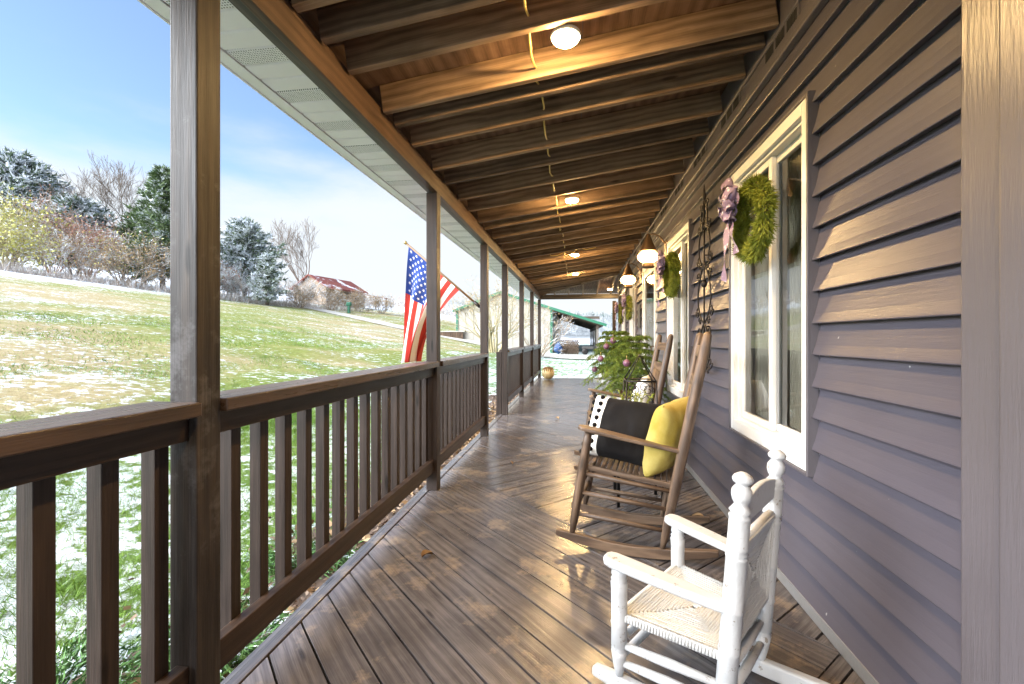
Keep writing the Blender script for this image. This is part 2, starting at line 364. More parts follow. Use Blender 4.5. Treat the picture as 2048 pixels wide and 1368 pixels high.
def ground_mat():
    m, t, b = newmat('snowy_lawn'); p = position(t); p2 = mapping(t, p, (1, 1, 0))
    big = noise(t, p2, .10, 4, .55); mid = noise(t, p2, .7, 4, .6)
    grs = mixc(t, ramp(t, noise(t, p2, 5, 4, .7), [(.3, (0, 0, 0)), (.7, (1, 1, 1))]), (.11, .13, .018), (.27, .28, .065))
    dead = mixc(t, ramp(t, noise(t, p2, 7, 4, .7), [(.3, (0, 0, 0)), (.7, (1, 1, 1))]), (.23, .165, .07), (.43, .35, .18))
    f = math_(t, 'ADD', math_(t, 'MULTIPLY', big, .7), math_(t, 'MULTIPLY', mid, .35))
    sp = t.nodes.new('ShaderNodeSeparateXYZ'); t.links.new(p, sp.inputs[0])
    ng = nd(t, 'ShaderNodeMapRange'); ng.inputs[1].default_value = -7; ng.inputs[2].default_value = -2.5; ng.inputs[3].default_value = 0; ng.inputs[4].default_value = .16; t.links.new(sp.outputs['X'], ng.inputs[0])
    f = math_(t, 'SUBTRACT', f, ng.outputs[0])
    grs = mixc(t, math_(t, 'MULTIPLY', ng.outputs[0], 5.0, True), grs, (.07, .15, .025))
    c = mixc(t, ramp(t, f, [(.47, (0, 0, 0)), (.60, (1, 1, 1))]), grs, dead)
    nr = nd(t, 'ShaderNodeMapRange'); nr.inputs[1].default_value = -6.5; nr.inputs[2].default_value = -2.5; nr.inputs[3].default_value = 0; nr.inputs[4].default_value = .055; t.links.new(sp.outputs['X'], nr.inputs[0])
    fy = nd(t, 'ShaderNodeMapRange'); fy.inputs[1].default_value = 60; fy.inputs[2].default_value = 95; fy.inputs[3].default_value = 0; fy.inputs[4].default_value = .16; t.links.new(sp.outputs['Y'], fy.inputs[0])
    wh = nd(t, 'ShaderNodeMapRange'); wh.inputs[1].default_value = -30; wh.inputs[2].default_value = -42; wh.inputs[3].default_value = 0; wh.inputs[4].default_value = .10; t.links.new(sp.outputs['X'], wh.inputs[0])
    sn = math_(t, 'ADD', math_(t, 'MULTIPLY', noise(t, p2, 5.0, 9, .76, .4), .70), math_(t, 'ADD', math_(t, 'MULTIPLY', noise(t, p2, .6, 3, .5), .20), math_(t, 'MULTIPLY', noise(t, p2, .12, 3, .5), .10)))
    sn = math_(t, 'ADD', sn, math_(t, 'ADD', nr.outputs[0], math_(t, 'ADD', fy.outputs[0], wh.outputs[0])))
    sf = ramp(t, sn, [(.532, (0, 0, 0)), (.580, (1, 1, 1))])
    c = mixc(t, sf, c, (.66, .69, .74)); t.links.new(c, b.inputs['Base Color']); b.inputs['Roughness'].default_value = .85; b.inputs['Specular IOR Level'].default_value = .2
    bump(t, b, math_(t, 'ADD', sn, math_(t, 'MULTIPLY', noise(t, p2, 30, 4, .7), .3)), .9, .06); return m
M['ground'] = ground_mat()
M['blade'] = leafmat('grass_blades', (.09, .19, .02), (.25, .36, .07), .6, 1.5, snow=(.9, 6))
M['gravel'] = paint('pale_gravel', (.46, .42, .36), .9, .25, 12, .5)
M['mulchmat'] = leafmat('mulch_chips', (.06, .035, .025), (.30, .22, .16), .9, 14)
M['mulchbed'] = paint('mulch_bed', (.10, .065, .045), .95, .5, 30, .8)
M['concrete'] = paint('stone_slab', (.36, .34, .29), .85, .2, 20, .4)
M['barnwall'] = paint('beige_metal_wall', (.34, .31, .26), .5, .06, 8, .1)
M['green'] = paint('green_metal', (.02, .13, .07), .4, .1)
M['barnroof'] = paint('barn_roof_underside', (.07, .05, .035), .8, .2)
M['redroof'] = leafmat('red_metal_roof', (.20, .055, .04), (.28, .085, .06), .6, .5, snow=(.93, .35))
M['housewall'] = paint('tan_house_wall', (.28, .21, .15), .8, .1)
M['bluetarp'] = paint('blue_tarp', (.02, .06, .17), .7, .3)
M['pumpkin'] = paint('pale_pumpkin_skin', (.74, .58, .30), .45, .12, 20, .1)
M['pumpdrip'] = paint('brown_pumpkin_drips', (.20, .11, .03), .5, .3, 30, .1)
M['flagred'] = fabric('flag_red', (.42, .045, .035), (.50, .065, .05), 3)
M['flagwhite'] = fabric('flag_white', (.74, .70, .66), (.80, .77, .73), 3)
M['flagblue'] = fabric('flag_blue', (.025, .05, .20), (.035, .07, .26), 3)
M['pole'] = paint('brown_pole', (.16, .09, .04), .4, .1)
M['brass'] = metal('brass_finial', (.5, .35, .12), .35)
M['whiteplastic'] = paint('white_ceramic', (.72, .72, .70), .35, .04)

# ------------------------------------------------------------------ terrain
def smst(x, a, b):
    t = np.clip((x-a)/(b-a), 0, 1); return t*t*(3-2*t)
def ground_z(X, Y):
    X = np.asarray(X, float); Y = np.asarray(Y, float)
    u = np.maximum(-(X+1.2), 0); z = -.22+.157*(u-1.2*(1-np.exp(-u/1.2)))
    q = -X/np.maximum(Y, 10)
    a = np.interp(q, [-1, 0, .15, .25, .4, .53, .87, 1.2], [.006, .008, .011, .017, .02, .014, .002, 0])
    return z+np.where(Y > 10, Y*smst(Y, 32, 70)*a, 0)
def gz(x, y): return float(ground_z(x, y))
xs = np.concatenate([np.arange(-140, -20, 2.5), np.arange(-20, 8, .5), np.arange(8, 120, 3)])
ys = np.concatenate([np.arange(-30, -4, 2), np.arange(-4, 24, .5), np.arange(24, 100, 1.5), np.arange(100, 420, 8)])
GX, GY = np.meshgrid(xs, ys); GZ = ground_z(GX, GY)
bm_ = .035*np.sin(GX*1.3+GY*.7)*np.sin(GY*1.1-GX*.4)*np.clip((-GX-1.6)/3, 0, 1); GZ = GZ+bm_
nx, ny = len(xs), len(ys); ii, jj = np.meshgrid(np.arange(nx-1), np.arange(ny-1)); k0 = (jj*nx+ii).ravel()
go = mesh_np('ground', np.stack([GX, GY, GZ], -1).reshape(-1, 3), np.stack([k0, k0+1, k0+nx+1, k0+nx], 1), M['ground'], smooth=True)
go['kind'] = 'structure'
# driveway
path = [(-62, 63, 1.5), (-50, 57.5, 1.5), (-40, 55.2, 1.5), (-30, 50.0, 1.5), (-23, 45.3, 1.5), (-16.4, 40.6, 1.6), (-9.5, 36.6, 1.7), (-4, 33.8, 2.3), (1, 31.3, 3.4), (7, 29.6, 3.9), (16, 29, 4)]
pv = []
P_ = [Vector((a, b, c)) for a, b, c in path]; dense = []
for i in range(len(P_)-1):
    for k in range(8):
        dense.append(P_[i].lerp(P_[i+1], k/8))
for i, p in enumerate(dense):
    a, b = dense[max(i-1, 0)], dense[min(i+1, len(dense)-1)]; d = Vector((b.x-a.x, b.y-a.y)).normalized(); w = p.z*(1+.06*math.sin(i*1.7))
    for k in (-1, -.5, 0, .5, 1):
        x, y = p.x-d.y*w*k, p.y+d.x*w*k; pv.append((x, y, gz(x, y)+.05))
nn = len(dense); pf = [(i*5+j, i*5+j+1, i*5+j+6, i*5+j+5) for i in range(nn-1) for j in range(4)]
dr = mesh_np('driveway', np.array(pv), np.array(pf), M['gravel'], smooth=True); dr['kind'] = 'structure'

# ------------------------------------------------------------------ porch deck
XL, XR = -1.06, .915
deck = thing('porch_deck', 'dark brown stained porch deck of diagonal herringbone boards', 'deck', (0, 0, 0))
def clip(poly, a, b, c):   # keep a*x+b*y <= c
    out = []
    for i in range(len(poly)):
        p, q = poly[i], poly[(i+1) % len(poly)]; dp, dq = a*p[0]+b*p[1]-c, a*q[0]+b*q[1]-c
        if dp <= 0: out.append(p)
        if (dp < 0 < dq) or (dq < 0 < dp):
            t = dp/(dp-dq); out.append((p[0]+(q[0]-p[0])*t, p[1]+(q[1]-p[1])*t))
    return out
Y0D, Y1D = -2.2, 12.55; WD = XR-XL; APEX = 3.72; pitch = .1335; gap = .0080
mb = MB(); r2 = math.sqrt(.5)
def board_field(region, dirx):   # region: half planes; boards along (dirx,1)
    ux, uy = dirx*r2, r2; vx, vy = -uy, ux
    for k in range(-90, 91):
        lo, hi = k*pitch+gap/2, (k+1)*pitch-gap/2
        poly = [(ux*s_+vx*o_, uy*s_+vy*o_) for s_, o_ in ((-20, lo), (20, lo), (20, hi), (-20, hi))]
        if dirx < 0: poly = poly
        for h in region:
            poly = clip(poly, *h)
            if len(poly) < 3: break
        if len(poly) < 3: continue
        ar = abs(sum(poly[i][0]*poly[(i+1) % len(poly)][1]-poly[(i+1) % len(poly)][0]*poly[i][1] for i in range(len(poly))))/2
        if ar < .0015: continue
        if sum(poly[i][0]*poly[(i+1) % len(poly)][1]-poly[(i+1) % len(poly)][0]*poly[i][1] for i in range(len(poly))) < 0: poly = poly[::-1]
        n = len(poly); off = (random.uniform(-50, 50), random.uniform(-.1, .1), random.uniform(-.05, .05)); dz = random.uniform(-.0012, .0012)
        vs = [(x, y, dz) for x, y in poly]+[(x, y, -.03) for x, y in poly]
        gr = [(x*ux+y*uy+off[0], x*vx+y*vy-(k+.5)*pitch+off[1], z+off[2]) for x, y, z in vs]
        mb.add(vs, [tuple(range(n)), tuple(range(2*n-1, n-1, -1))]+[(i, n+i, n+(i+1) % n, (i+1) % n) for i in range(n)], 0, False, gr)
bounds = [(-1, 0, -XL), (1, 0, XR), (0, 1, Y1D), (0, -1, -Y0D)]
hg = .004
for k in range(-1, 3):
    a = APEX+k*2*WD
    # B triangle: x-XL > |y-a|
    board_field(bounds+[(-1, 1, a-XL-hg), (-1, -1, -a-XL-hg)], 1)
    # A triangle based on the left edge, between apexes a and a+2W : y-a > x-XL and a+2W-y > x-XL
    board_field(bounds+[(1, -1, XL-a-hg), (1, 1, XL+a+2*WD-hg)], -1)
mb.build('planking', M['deck'], deck, bevel=.004, seg=2)
mb = MB(); y = Y0D
while y < Y1D:
    e = min(y+random.uniform(2.2, 3.2), Y1D); mb.span((XL-.046, y+.002, -.032), (XL-.006, e-.002, .004)); y = e
mb.build('edge_board', M['deck'], deck, bevel=.003)
mb = MB(); mb.span((XL-.075, Y0D, -.20), (XL-.052, Y1D, -.004)); mb.span((XL-.05, Y1D+.006, -.2), (3.5, Y1D+.03, -.006)); mb.build('skirt_board', M['deck'], deck, bevel=.003)
mb = MB(); mb.span((XR+.006, 10.62, -.03), (3.5, Y1D, -.001)); mb.build('side_planking', M['deck'], deck)
mb = MB(); mb.span((XL-.05, Y0D, -.3), (3.4, Y1D, -.045)); mb.build('underframe', M['ventdark'], deck)

# ------------------------------------------------------------------ porch posts
PX0, PX1 = -1.085, -1.003
PY = [-1.05, 1.0767, 3.162, 4.993, 6.445, 8.41, 10.33, 12.37]
BEAMZ = 2.15
plab = ['brown porch post behind the camera', 'nearest and widest porch post, weathered grey front and golden brown side',
        'brown porch post right in front of the hanging flag', 'porch post that the flagpole is fixed to, at the end of the second railing',
        'porch post on the far side of the gap between the railings', 'porch post standing between the two farther short railings',
        'porch post with short railings on both sides, next to last before the far corner', 'corner porch post beside the pale pumpkin']
for i, y in enumerate(PY):
    t = thing('porch_post', plab[i], 'post', (0, 0, 0), 0, 'porch posts along the railing')
    mb = MB(); mb.span((PX0, y, 0.0), (PX1, y+.083, BEAMZ)); mb.build('shaft', M['postold'] if i == 1 else M['post'], t, bevel=.004)
    t.location = ((PX0+PX1)/2, y+.04, 0)
    for ch in t.children: ch.location = (-(PX0+PX1)/2, -y-.04, 0)
t = thing('porch_post', 'slim dark post at the far right end of the porch by the house corner', 'post', (.955, 12.41, 0), 0, 'porch posts along the railing')
mb = MB(); mb.span((-.045, -.04, 0), (.045, .043, 2.09)); mb.build('shaft', M['post'], t, bevel=.004)
# doubled stub beside post 4
t = thing('stub_post', 'short square newel fixed beside the post at the gap in the railing', 'post', (-1.128, 6.49, 0))
mb = MB(); mb.span((-.038, -.038, -.1), (.038, .038, .90)); mb.build('shaft', M['post'], t, bevel=.004)

# ------------------------------------------------------------------ railings
rl = ['near porch railing beside the camera with widest balusters', 'long railing between the nearest post and the flag post', 'railing panel just beyond the flag, seen almost edge on',
      'first short railing past the gap, nearest of the far three', 'second short railing past the gap, between two slim posts', 'farthest short railing ending at the corner post by the pumpkin']
def railing(y0, y1, label):
    t = thing('porch_railing', label, 'railing', (-1.05, y0, 0), 0, 'railing panels between porch posts')
    ln = y1-y0; e = .0015
    def part(name, m, boxes, bv=.003):
        b = MB()
        for a, c in boxes: b.span(a, c)
        b.build(name, m, t, bevel=bv)
    part('cap_rail', M['cap'], [((-.085, e, .892), (.066, ln-e, .930))], .004)
    part('top_rail', M['rail'], [((-.012, e, .826), (.026, ln-e, .8915))])
    part('bottom_rail', M['rail'], [((-.012, e, .138), (.026, ln-e, .226))])
    for k in range(40):
        y = ln-.043-k*.1305; b = MB()
        if y < .03: break
        w = .0205
        b.span((-.0545, y-w, .10), (-.0135, y+w, .88)); b.build('baluster', M['post'], t, bevel=.002)
    return t
for lab, (a, b) in zip(rl, [(0, 1), (1, 2), (2, 3), (4, 5), (5, 6), (6, 7)]):
    railing(PY[a]+.083, PY[b], lab)

# ------------------------------------------------------------------ porch roof
roof = thing('porch_roof', 'open raftered porch roof with brown beam and white vented soffit', 'roof', (0, 0, 0))
mb = MB(); y = -2.4
while y < 12.45:
    e = min(y+3.6, 12.455); mb.span((-1.043, y+.001, BEAMZ), (-1.003, e-.001, 2.285)); y = e
mb.build('beam', M['beam'], roof, bevel=.004)
mb = MB(); mb.span((-1.085, -2.4, BEAMZ+.012), (-1.047, 12.455, 2.30)); mb.span((-1.112, -2.4, BEAMZ+.032), (-1.088, 12.455, 2.23)); mb.build('outer_beam', M['beamdark'], roof, bevel=.004)
SL = (2.52-2.263)/(.88+.96)
def rz(x): return 2.263+SL*(x+.96)          # underside of the rafters
RH = .14
ry = [-1.9, -1.5, -1.1, -.72, -.33, .05, .42, .8, 1.13, 1.48, 1.66, 1.87, 2.23, 2.38, 2.64, 3.04, 3.33, 3.73, 4.08, 4.5, 4.78, 5.25, 5.55, 5.95, 6.3, 6.72, 7.05, 7.5, 7.85, 8.25, 8.65, 9.0, 9.4, 9.8, 10.2, 10.55, 10.9, 11.3, 11.7, 12.1]
sl_ang = math.atan(SL); Mr = Matrix.Rotation(-sl_ang, 3, 'Y')
HX, HY = -1.0, 12.42      # hip corner
for i, y in enumerate(ry):
    x0, x1 = -1.0, .893
    if y > 10.5: x1 = min(x1, -1.0+(HY-y)*.99-.04)
    if x1-x0 < .12: continue
    mb = MB(); cx = (x0+x1)/2; ln = (x1-x0)/math.cos(sl_ang)
    mb.box((cx, y, rz(cx)+RH/2), (ln, .037, RH), Mr)
    mb.build('rafter', M['rafterdark'] if i % 3 == 1 else M['rafter'], roof, bevel=.004)
# hip rafter and side-porch rafters
def hipz(x): return rz(x)
mb = MB(); a = Vector((-1.0, 12.42, rz(-1.0)+RH/2+.002)); b = Vector((.9, 10.5, rz(.9)+RH/2+.002)); mb.bar(a, b, .04, RH); mb.build('hip_rafter', M['rafter'], roof, bevel=.004)
for x in (-.62, -.25, .13, .5, .86, 1.25, 1.65, 2.05, 2.45, 2.85):
    y1 = 12.42; y0 = max(10.56, 12.42-(x+1.0)*1.01+.05); z1 = rz(-1.0); z0 = rz(-1.0+(12.42-y0))
    mb = MB(); mb.bar((x, y0, z0+RH/2), (x, y1, z1+RH/2), .037, RH); mb.build('rafter', M['rafter'], roof, bevel=.004)
mb = MB(); mb.span((-.999, 12.372, 2.15), (3.4, 12.455, 2.285)); mb.build('end_beam', M['beamdark'], roof, bevel=.004)
# roof deck: strips of boards
mb = MB(); zt = RH+.004
def rq(pts, mat=0):
    off = random.uniform(-50, 50); o2 = random.uniform(-.1, .1)
    gr = [(p[1]+off, p[0]+o2, 0) for p in pts]; up = [(p[0], p[1], p[2]+.012) for p in pts]
    mb.add(list(pts)+up, [(0, 1, 2, 3), (7, 6, 5, 4), (0, 4, 5, 1), (1, 5, 6, 2), (2, 6, 7, 3), (3, 7, 4, 0)], mat, False, gr+gr)
y = -2.4
while y < 10.4:
    e = min(y+1.22, 10.5)
    for xa, xb in ((-1.45, .02), (.024, 1.1)):
        rq([(xa, y+.002, rz(xa)+zt), (xa, e-.002, rz(xa)+zt), (xb, e-.002, rz(xb)+zt), (xb, y+.002, rz(xb)+zt)])
    y = e
for k in range(20):      # the hip corner, two slopes in strips
    s0, s1 = -1.45+k*.1275, -1.45+(k+1)*.1275
    ya, yb = 12.42-(s0+1.0), 12.42-(s1+1.0)
    za, zb = rz(s0)+zt, rz(s1)+zt
    rq([(s0, 10.5, za), (s0, ya, za), (s1, max(yb, 10.5), zb), (s1, 10.5, zb)])
    rq([(s0, ya, za), (4.5, ya, za), (4.5, yb, zb), (s1, yb, zb)])
mb.build('roof_deck', M['ply'], roof)
mb = MB(); z = .022
mb.add([(-1.5, -2.6, rz(-1.5)+zt+z), (-1.5, 13.0, rz(-1.5)+zt+z), (6.5, 13.0, rz(6.5)+.6), (6.5, -2.6, rz(6.5)+.6), (-1.5, -2.6, rz(-1.5)+zt+z+.03), (-1.5, 13.0, rz(-1.5)+zt+z+.03), (6.5, 13.0, rz(6.5)+.65), (6.5, -2.6, rz(6.5)+.65)],
       [(0, 1, 2, 3), (7, 6, 5, 4), (0, 4, 5, 1), (1, 5, 6, 2), (2, 6, 7, 3), (3, 7, 4, 0)])
mb.build('shingles', M['trimdark'], roof)
# soffit panels: triple grooves, middle one vented
SZ = 2.222; mbs, mbp = MB(), MB(); k = 0; y = -2.4
while y < 12.9:
    tgt = mbp if k % 3 == 1 else mbs
    y1 = y+.1; pts = [(y, SZ+.012), (y+.008, SZ+.001), (y+.012, SZ), (y1-.006, SZ), (y1, SZ+.012)]
    vs = [(-1.092, a, b) for a, b in pts]+[(-1.365, a, b) for a, b in pts]; n = len(pts)
    tgt.add(vs, [(i, i+1, n+i+1, n+i) for i in range(n-1)])
    y = y1; k += 1
mbs.build('soffit', M['soffit'], roof); mbp.build('vented_soffit', M['perf'], roof)
mb = MB(); mb.span((-1.432, -2.4, SZ-.006), (-1.368, 12.9, SZ+.006)); mb.span((-1.438, -2.4, SZ-.010), (-1.428, 12.9, SZ+.15)); mb.build('fascia', M['soffit'], roof, bevel=.002)

# ------------------------------------------------------------------ house
house = thing('house', 'grey clapboard house wall with white framed windows along the porch', 'house', (.93, 5.5, 0))
HO = Vector((.93, 5.5, 0))
def hb(mb, name, mat, parent=None, bevel=0, off=None, **k):
    o = mb.build(name, mat, parent or house, bevel, **k)
    if parent is None: o.location = -HO
    return o
WX = .930
OPEN = [(1.93, 2.87, .555, 2.07), (3.86, 4.83, .555, 2.07), (5.57, 6.62, .0, 2.07), (7.35, 8.25, .555, 2.07), (8.85, 9.7, .555, 2.07)]
YA, YB = 1.14, 10.5
mb = MB(); lap = .1235; z = 1.157-lap*9
k = 0
while z < 2.36:
    z0, z1 = max(z, .03), z+lap
    zm = (z0+z1)/2; cuts = [(a, b) for a, b, c, d in OPEN if c <= zm <= d]
    segs = []; y = YA
    for a, b in sorted(cuts):
        segs.append((y, a)); y = b
    segs.append((y, YB)); sp_ = []
    for a, b in segs:
        yj = a+random.uniform(.5, 3.2)
        while yj < b-.25:
            sp_.append((a, yj, k % 2)); a = yj+.0008; k += 1; yj += random.uniform(2.6, 3.6)
        sp_.append((a, b, k % 2))
    for a, b, up_ in sp_:
        prof = [(-.005, z1+.006), (-.004, z1-.012), (.0035, z1-.050), (.012, z1-.085), (.0225, z0+.007), (.0235, z0+.003), (.022, z0), (-.005, z0+.005)]
        n = len(prof); dj = .0016*up_; vs = [(WX-p-dj, a, q-dj) for p, q in prof]+[(WX-p-dj, b, q-dj) for p, q in prof]
        sm_ = False
        mb.add(vs, [(i, i+1, n+i+1, n+i) for i in range(n-1)], 0, False)
    z += lap; k += 1
hb(mb, 'siding', M['siding'])
# sheathing with openings, closed volumes
mb = MB(); zc = [(-.3, .555), (.555, 2.07), (2.07, 3.1)]
ycur = sorted(set([-2.6, YB]+[v for o in OPEN for v in o[:2]]))
for ya, yb in zip(ycur, ycur[1:]):
    for za, zb in ((-.3, .0), (.0, .555), (.555, 2.07), (2.07, 2.66)):
        if any(a <= (ya+yb)/2 <= b and c <= (za+zb)/2 <= d for a, b, c, d in OPEN): continue
        mb.span((WX+.008, ya, za), (WX+.12, yb, zb))
hb(mb, 'sheathing', M['trimdark'])
mb = MB(); mb.span((WX+.004, YB-.12, -.3), (6.2, YB, 2.66)); mb.span((6.1, -2.5, -.3), (6.2, YB-.12, .5)); mb.span((6.1, -2.5, 2.25), (6.2, YB-.12, 2.66)); mb.span((6.1, 2.9, .5), (6.2, 3.9, 2.25)); mb.span((6.1, 6.6, .5), (6.2, 7.6, 2.25)); mb.span((6.1, 9.6, .5), (6.2, YB-.12, 2.25)); mb.span((6.1, -2.5, .5), (6.2, -1.8, 2.25)); mb.span((WX+.12, -2.6, -.3), (6.2, -2.5, 2.66)); mb.span((WX+.004, -2.6, 2.665), (6.2, YB, 2.76))
hb(mb, 'rear_wall', M['siding'])
mb = MB(); mb.span((WX+.122, -2.4, -.05), (6.0, YB-.13, .0)); mb.span((WX+.122, -2.4, 2.45), (6.0, YB-.13, 2.6)); mb.span((WX+.122, 3.3, .0), (6.05, 3.38, 2.45)); mb.span((WX+.122, 7.0, .0), (6.05, 7.08, 2.45))
hb(mb, 'interior', M['interior'])
# upper trim
mb = MB(); mb.span((WX-.030, YA, 2.392), (WX+.003, YB, 2.432)); mb.span((WX-.012, YA, 2.434), (WX+.003, YB, 2.505)); mb.span((WX-.022, YA, 2.507), (WX+.003, YB, 2.66)); mb.span((WX-.036, YA, 2.36), (WX-.0, YB, 2.3915))
hb(mb, 'frieze_board', M['trim'], bevel=.006)
for y in [1.55+.0, 2.05, 2.75, 3.45, 4.15, 4.9, 5.7, 6.5, 7.4, 8.3, 9.2]:
    mb = MB(); mb.span((WX-.018, y, 2.438), (WX-.0125, y+.36, 2.502))
    v = hb(mb, 'vent', M['trim'])
    for g_ in range(3):
        mb = MB()
        for q in range(7):
            mb.span((WX-.0205, y+.02+g_*.115+q*.0135, 2.445), (WX-.0185, y+.027+g_*.115+q*.0135, 2.495))
        mb.build('louvre', M['ventdark'], v)
mb = MB(); mb.span((WX-.022, YA+.14, .004), (WX-.0, YB, .028)); mb.span((WX-.028, YA+.14, .002), (WX-.0225, YB, .05)); hb(mb, 'base_strip', M['metalstrip'], bevel=.002)
# corner and casing boards at the near end
mb = MB(); mb.span((WX-.030, 1.110, .0), (WX, 1.228, 2.66)); hb(mb, 'corner_board', M['trim'], bevel=.008)
mb = MB(); mb.span((WX-.056, .75, .0), (WX, 1.098, 2.66)); hb(mb, 'corner_board', M['trim'], bevel=.010)
mb = MB(); mb.span((WX-.025, -2.5, .0), (WX, .748, 2.66)); hb(mb, 'near_wall', M['siding'])
mb = MB(); mb.span((WX-.035, YB-.09, .0), (WX, YB+.035, 2.66)); hb(mb, 'corner_board', M['trim'], bevel=.006)

def frame_boxes(mb, x0, x1, y0, y1, z0, z1, w, wb=None):
    wb = wb or w
    mb.span((x0, y0, z0), (x1, y0+w, z1)); mb.span((x0, y1-w, z0), (x1, y1, z1))
    mb.span((x0, y0+w, z1-w), (x1, y1-w, z1)); mb.span((x0, y0+w, z0), (x1, y1-w, z0+wb))
def curtain(parent, y0, y1, z0, z1, x, name='curtain', amp=.03):
    mb = MB()
    mb.grid(lambda u, v: (x+amp*math.sin(u*38+math.sin(v*3)*.6)*(.6+.4*v), y0+(y1-y0)*u, z0+(z1-z0)*v), 60, 8)
    return mb.build(name, M['curtain'], parent)
def window(y0, y1, z0, z1, left_curt=True, label=None):
    mb = MB(); frame_boxes(mb, WX-.034, WX+.10, y0+.014, y1-.014, z0+.014, z1-.014, .052, .06)
    # inner step of the frame
    frame_boxes(mb, WX-.012, WX+.09, y0+.066, y1-.066, z0+.074, z1-.066, .016)
    w = hb(mb, 'window', M['white'], bevel=.003)
    j = MB(); frame_boxes(j, WX-.042, WX+.003, y0, y1, z0, z1, .0135); j.build('channel_trim', M['trim'], w, bevel=.003)
    ym = (y0+y1)/2
    # two sliding sashes: near one in the inner track, far one in the outer
    for a, b, xo in ((y0+.083, ym+.022, .030), (ym-.022, y1-.083, .004)):
        s = MB(); frame_boxes(s, WX+xo, WX+xo+.024, a, b, z0+.092, z1-.083, .036); so = s.build('sash', M['white'], w, bevel=.003)
        p = MB(); p.add([(WX+xo+.010, a+.030, z0+.12), (WX+xo+.010, b-.030, z0+.12), (WX+xo+.010, b-.030, z1-.11), (WX+xo+.010, a+.030, z1-.11)], [(0, 3, 2, 1)]); p.build('pane', M['glass'], w)
    l = MB(); l.box((WX+.022, ym+.03, 1.25), (.012, .02, .08)); l.build('latch', M['white'], w, bevel=.003)
    curtain(w, (ym+.14) if left_curt else (y0+.12), y1-.088, z0+.10, z1-.09, WX+.076, amp=.010)
    curtain(w, y0+.28, y0+.42, z0+.10, z1-.09, WX+.080, amp=.012)
    return w
w1 = window(*OPEN[0]); window(*OPEN[1], False); window(*OPEN[3]); window(*OPEN[4])
mb = MB(); frame_boxes(mb, WX+.19, WX+.215, 1.95, 2.85, .0, 2.06, .0001)
# interior: chair and floor lamp glimpsed through the near window
fc = thing('dining_chair', 'dark wooden chair inside the room behind the nearest window', 'chair', (1.75, 2.75, 0), R(60))
for a in (-.2, .2):
    for b_ in (-.2, .2):
        mb = MB(); mb.tube([(a, b_, 0), (a, b_, .45 if a < 0 else 1.02)], .018); mb.build('leg', M['darkfurn'], fc)
mb = MB(); mb.box((0, 0, .46), (.44, .44, .035)); mb.build('seat', M['darkfurn'], fc, bevel=.01)
for z in (.7, .85, 1.0):
    mb = MB(); mb.box((.2, 0, z), (.02, .4, .06)); mb.build('back_slat', M['darkfurn'], fc, bevel=.005)
# door with a full view storm door
y0, y1, z0, z1 = OPEN[2]
mb = MB(); frame_boxes(mb, WX-.032, WX+.10, y0, y1, .012, z1, .055, .03); door = hb(mb, 'door_frame', M['white'], bevel=.003)
mb = MB(); frame_boxes(mb, WX-.020, WX+.012, y0+.058, y1-.058, .045, z1-.058, .085, .16); dl = mb.build('storm_door', M['white'], door, bevel=.004)
mb = MB(); mb.add([(WX-.006, y0+.14, .2), (WX-.006, y1-.14, .2), (WX-.006, y1-.14, z1-.14), (WX-.006, y0+.14, z1-.14)], [(0, 3, 2, 1)]); mb.build('pane', M['glass'], door)
mb = MB(); mb.tube([(WX-.02, y0+.10, 1.0), (WX-.06, y0+.10, 1.0), (WX-.06, y0+.10, .92)], .009); mb.build('handle', M['bronze'], door)
mb = MB(); mb.span((WX+.055, y0+.058, .045), (WX+.095, y1-.058, z1-.058)); mb.build('inner_door', M['trimdark'], door)
# small wall plates
t = thing('house_sign', 'dark rectangular plaque hung on the siding beyond the front door', 'sign', (WX-.025, 6.98, 1.42))
mb = MB(); mb.span((-.012, -.11, -.17), (.008, .11, .17)); mb.build('plate', M['plate'], t, bevel=.004)
mb = MB(); mb.tube([(-.002, -.09, .17), (-.002, 0, .27), (-.002, .09, .17)], .003); mb.build('hanger', M['iron'], t)
t = thing('mail_slot_box', 'small dark box on the siding below the plaque', 'box', (WX-.03, 6.98, 1.05))
mb = MB(); mb.span((-.03, -.035, -.1), (.012, .035, .1)); mb.build('body', M['plate'], t, bevel=.004)
mb = MB(); mb.span((-.036, -.038, .08), (-.031, .038, .104)); mb.build('lid', M['iron'], t)

# ------------------------------------------------------------------ ceiling lights
lamps = [(-.05, -.40, 'round ceiling light behind the camera'), (-.052, 1.95, 'largest and nearest glowing round light under the rafters'), (-.055, 4.25, 'second glowing round light under the rafters from the camera'),
         (-.05, 7.05, 'third glowing round ceiling light from the camera, below a loose cable'), (-.045, 9.15, 'small glowing round light farthest along the main porch rafters'), (.80, 11.75, 'small glowing ceiling light at the far corner next to the house wall')]
for x, y, lab in lamps:
    t = thing('ceiling_light', lab, 'ceiling light', (x, y, 0), 0, 'round lights under the porch rafters')
    z = rz(x) if y < 11 else rz(-1+(12.42-y))
    mb = MB(); mb.lathe([(.050, .020), (.062, .018), (.066, .008), (.062, .001), (.056, .0), (.056, .004)], 28, (0, 0, z-.014)); mb.build('housing', M['white'], t)
    mb = MB(); mb.lathe([(.055, .003), (.054, -.008), (.044, -.016), (.025, -.021), (.001, -.023)], 28, (0, 0, z-.014)); mb.build('lens', M['lens'], t)
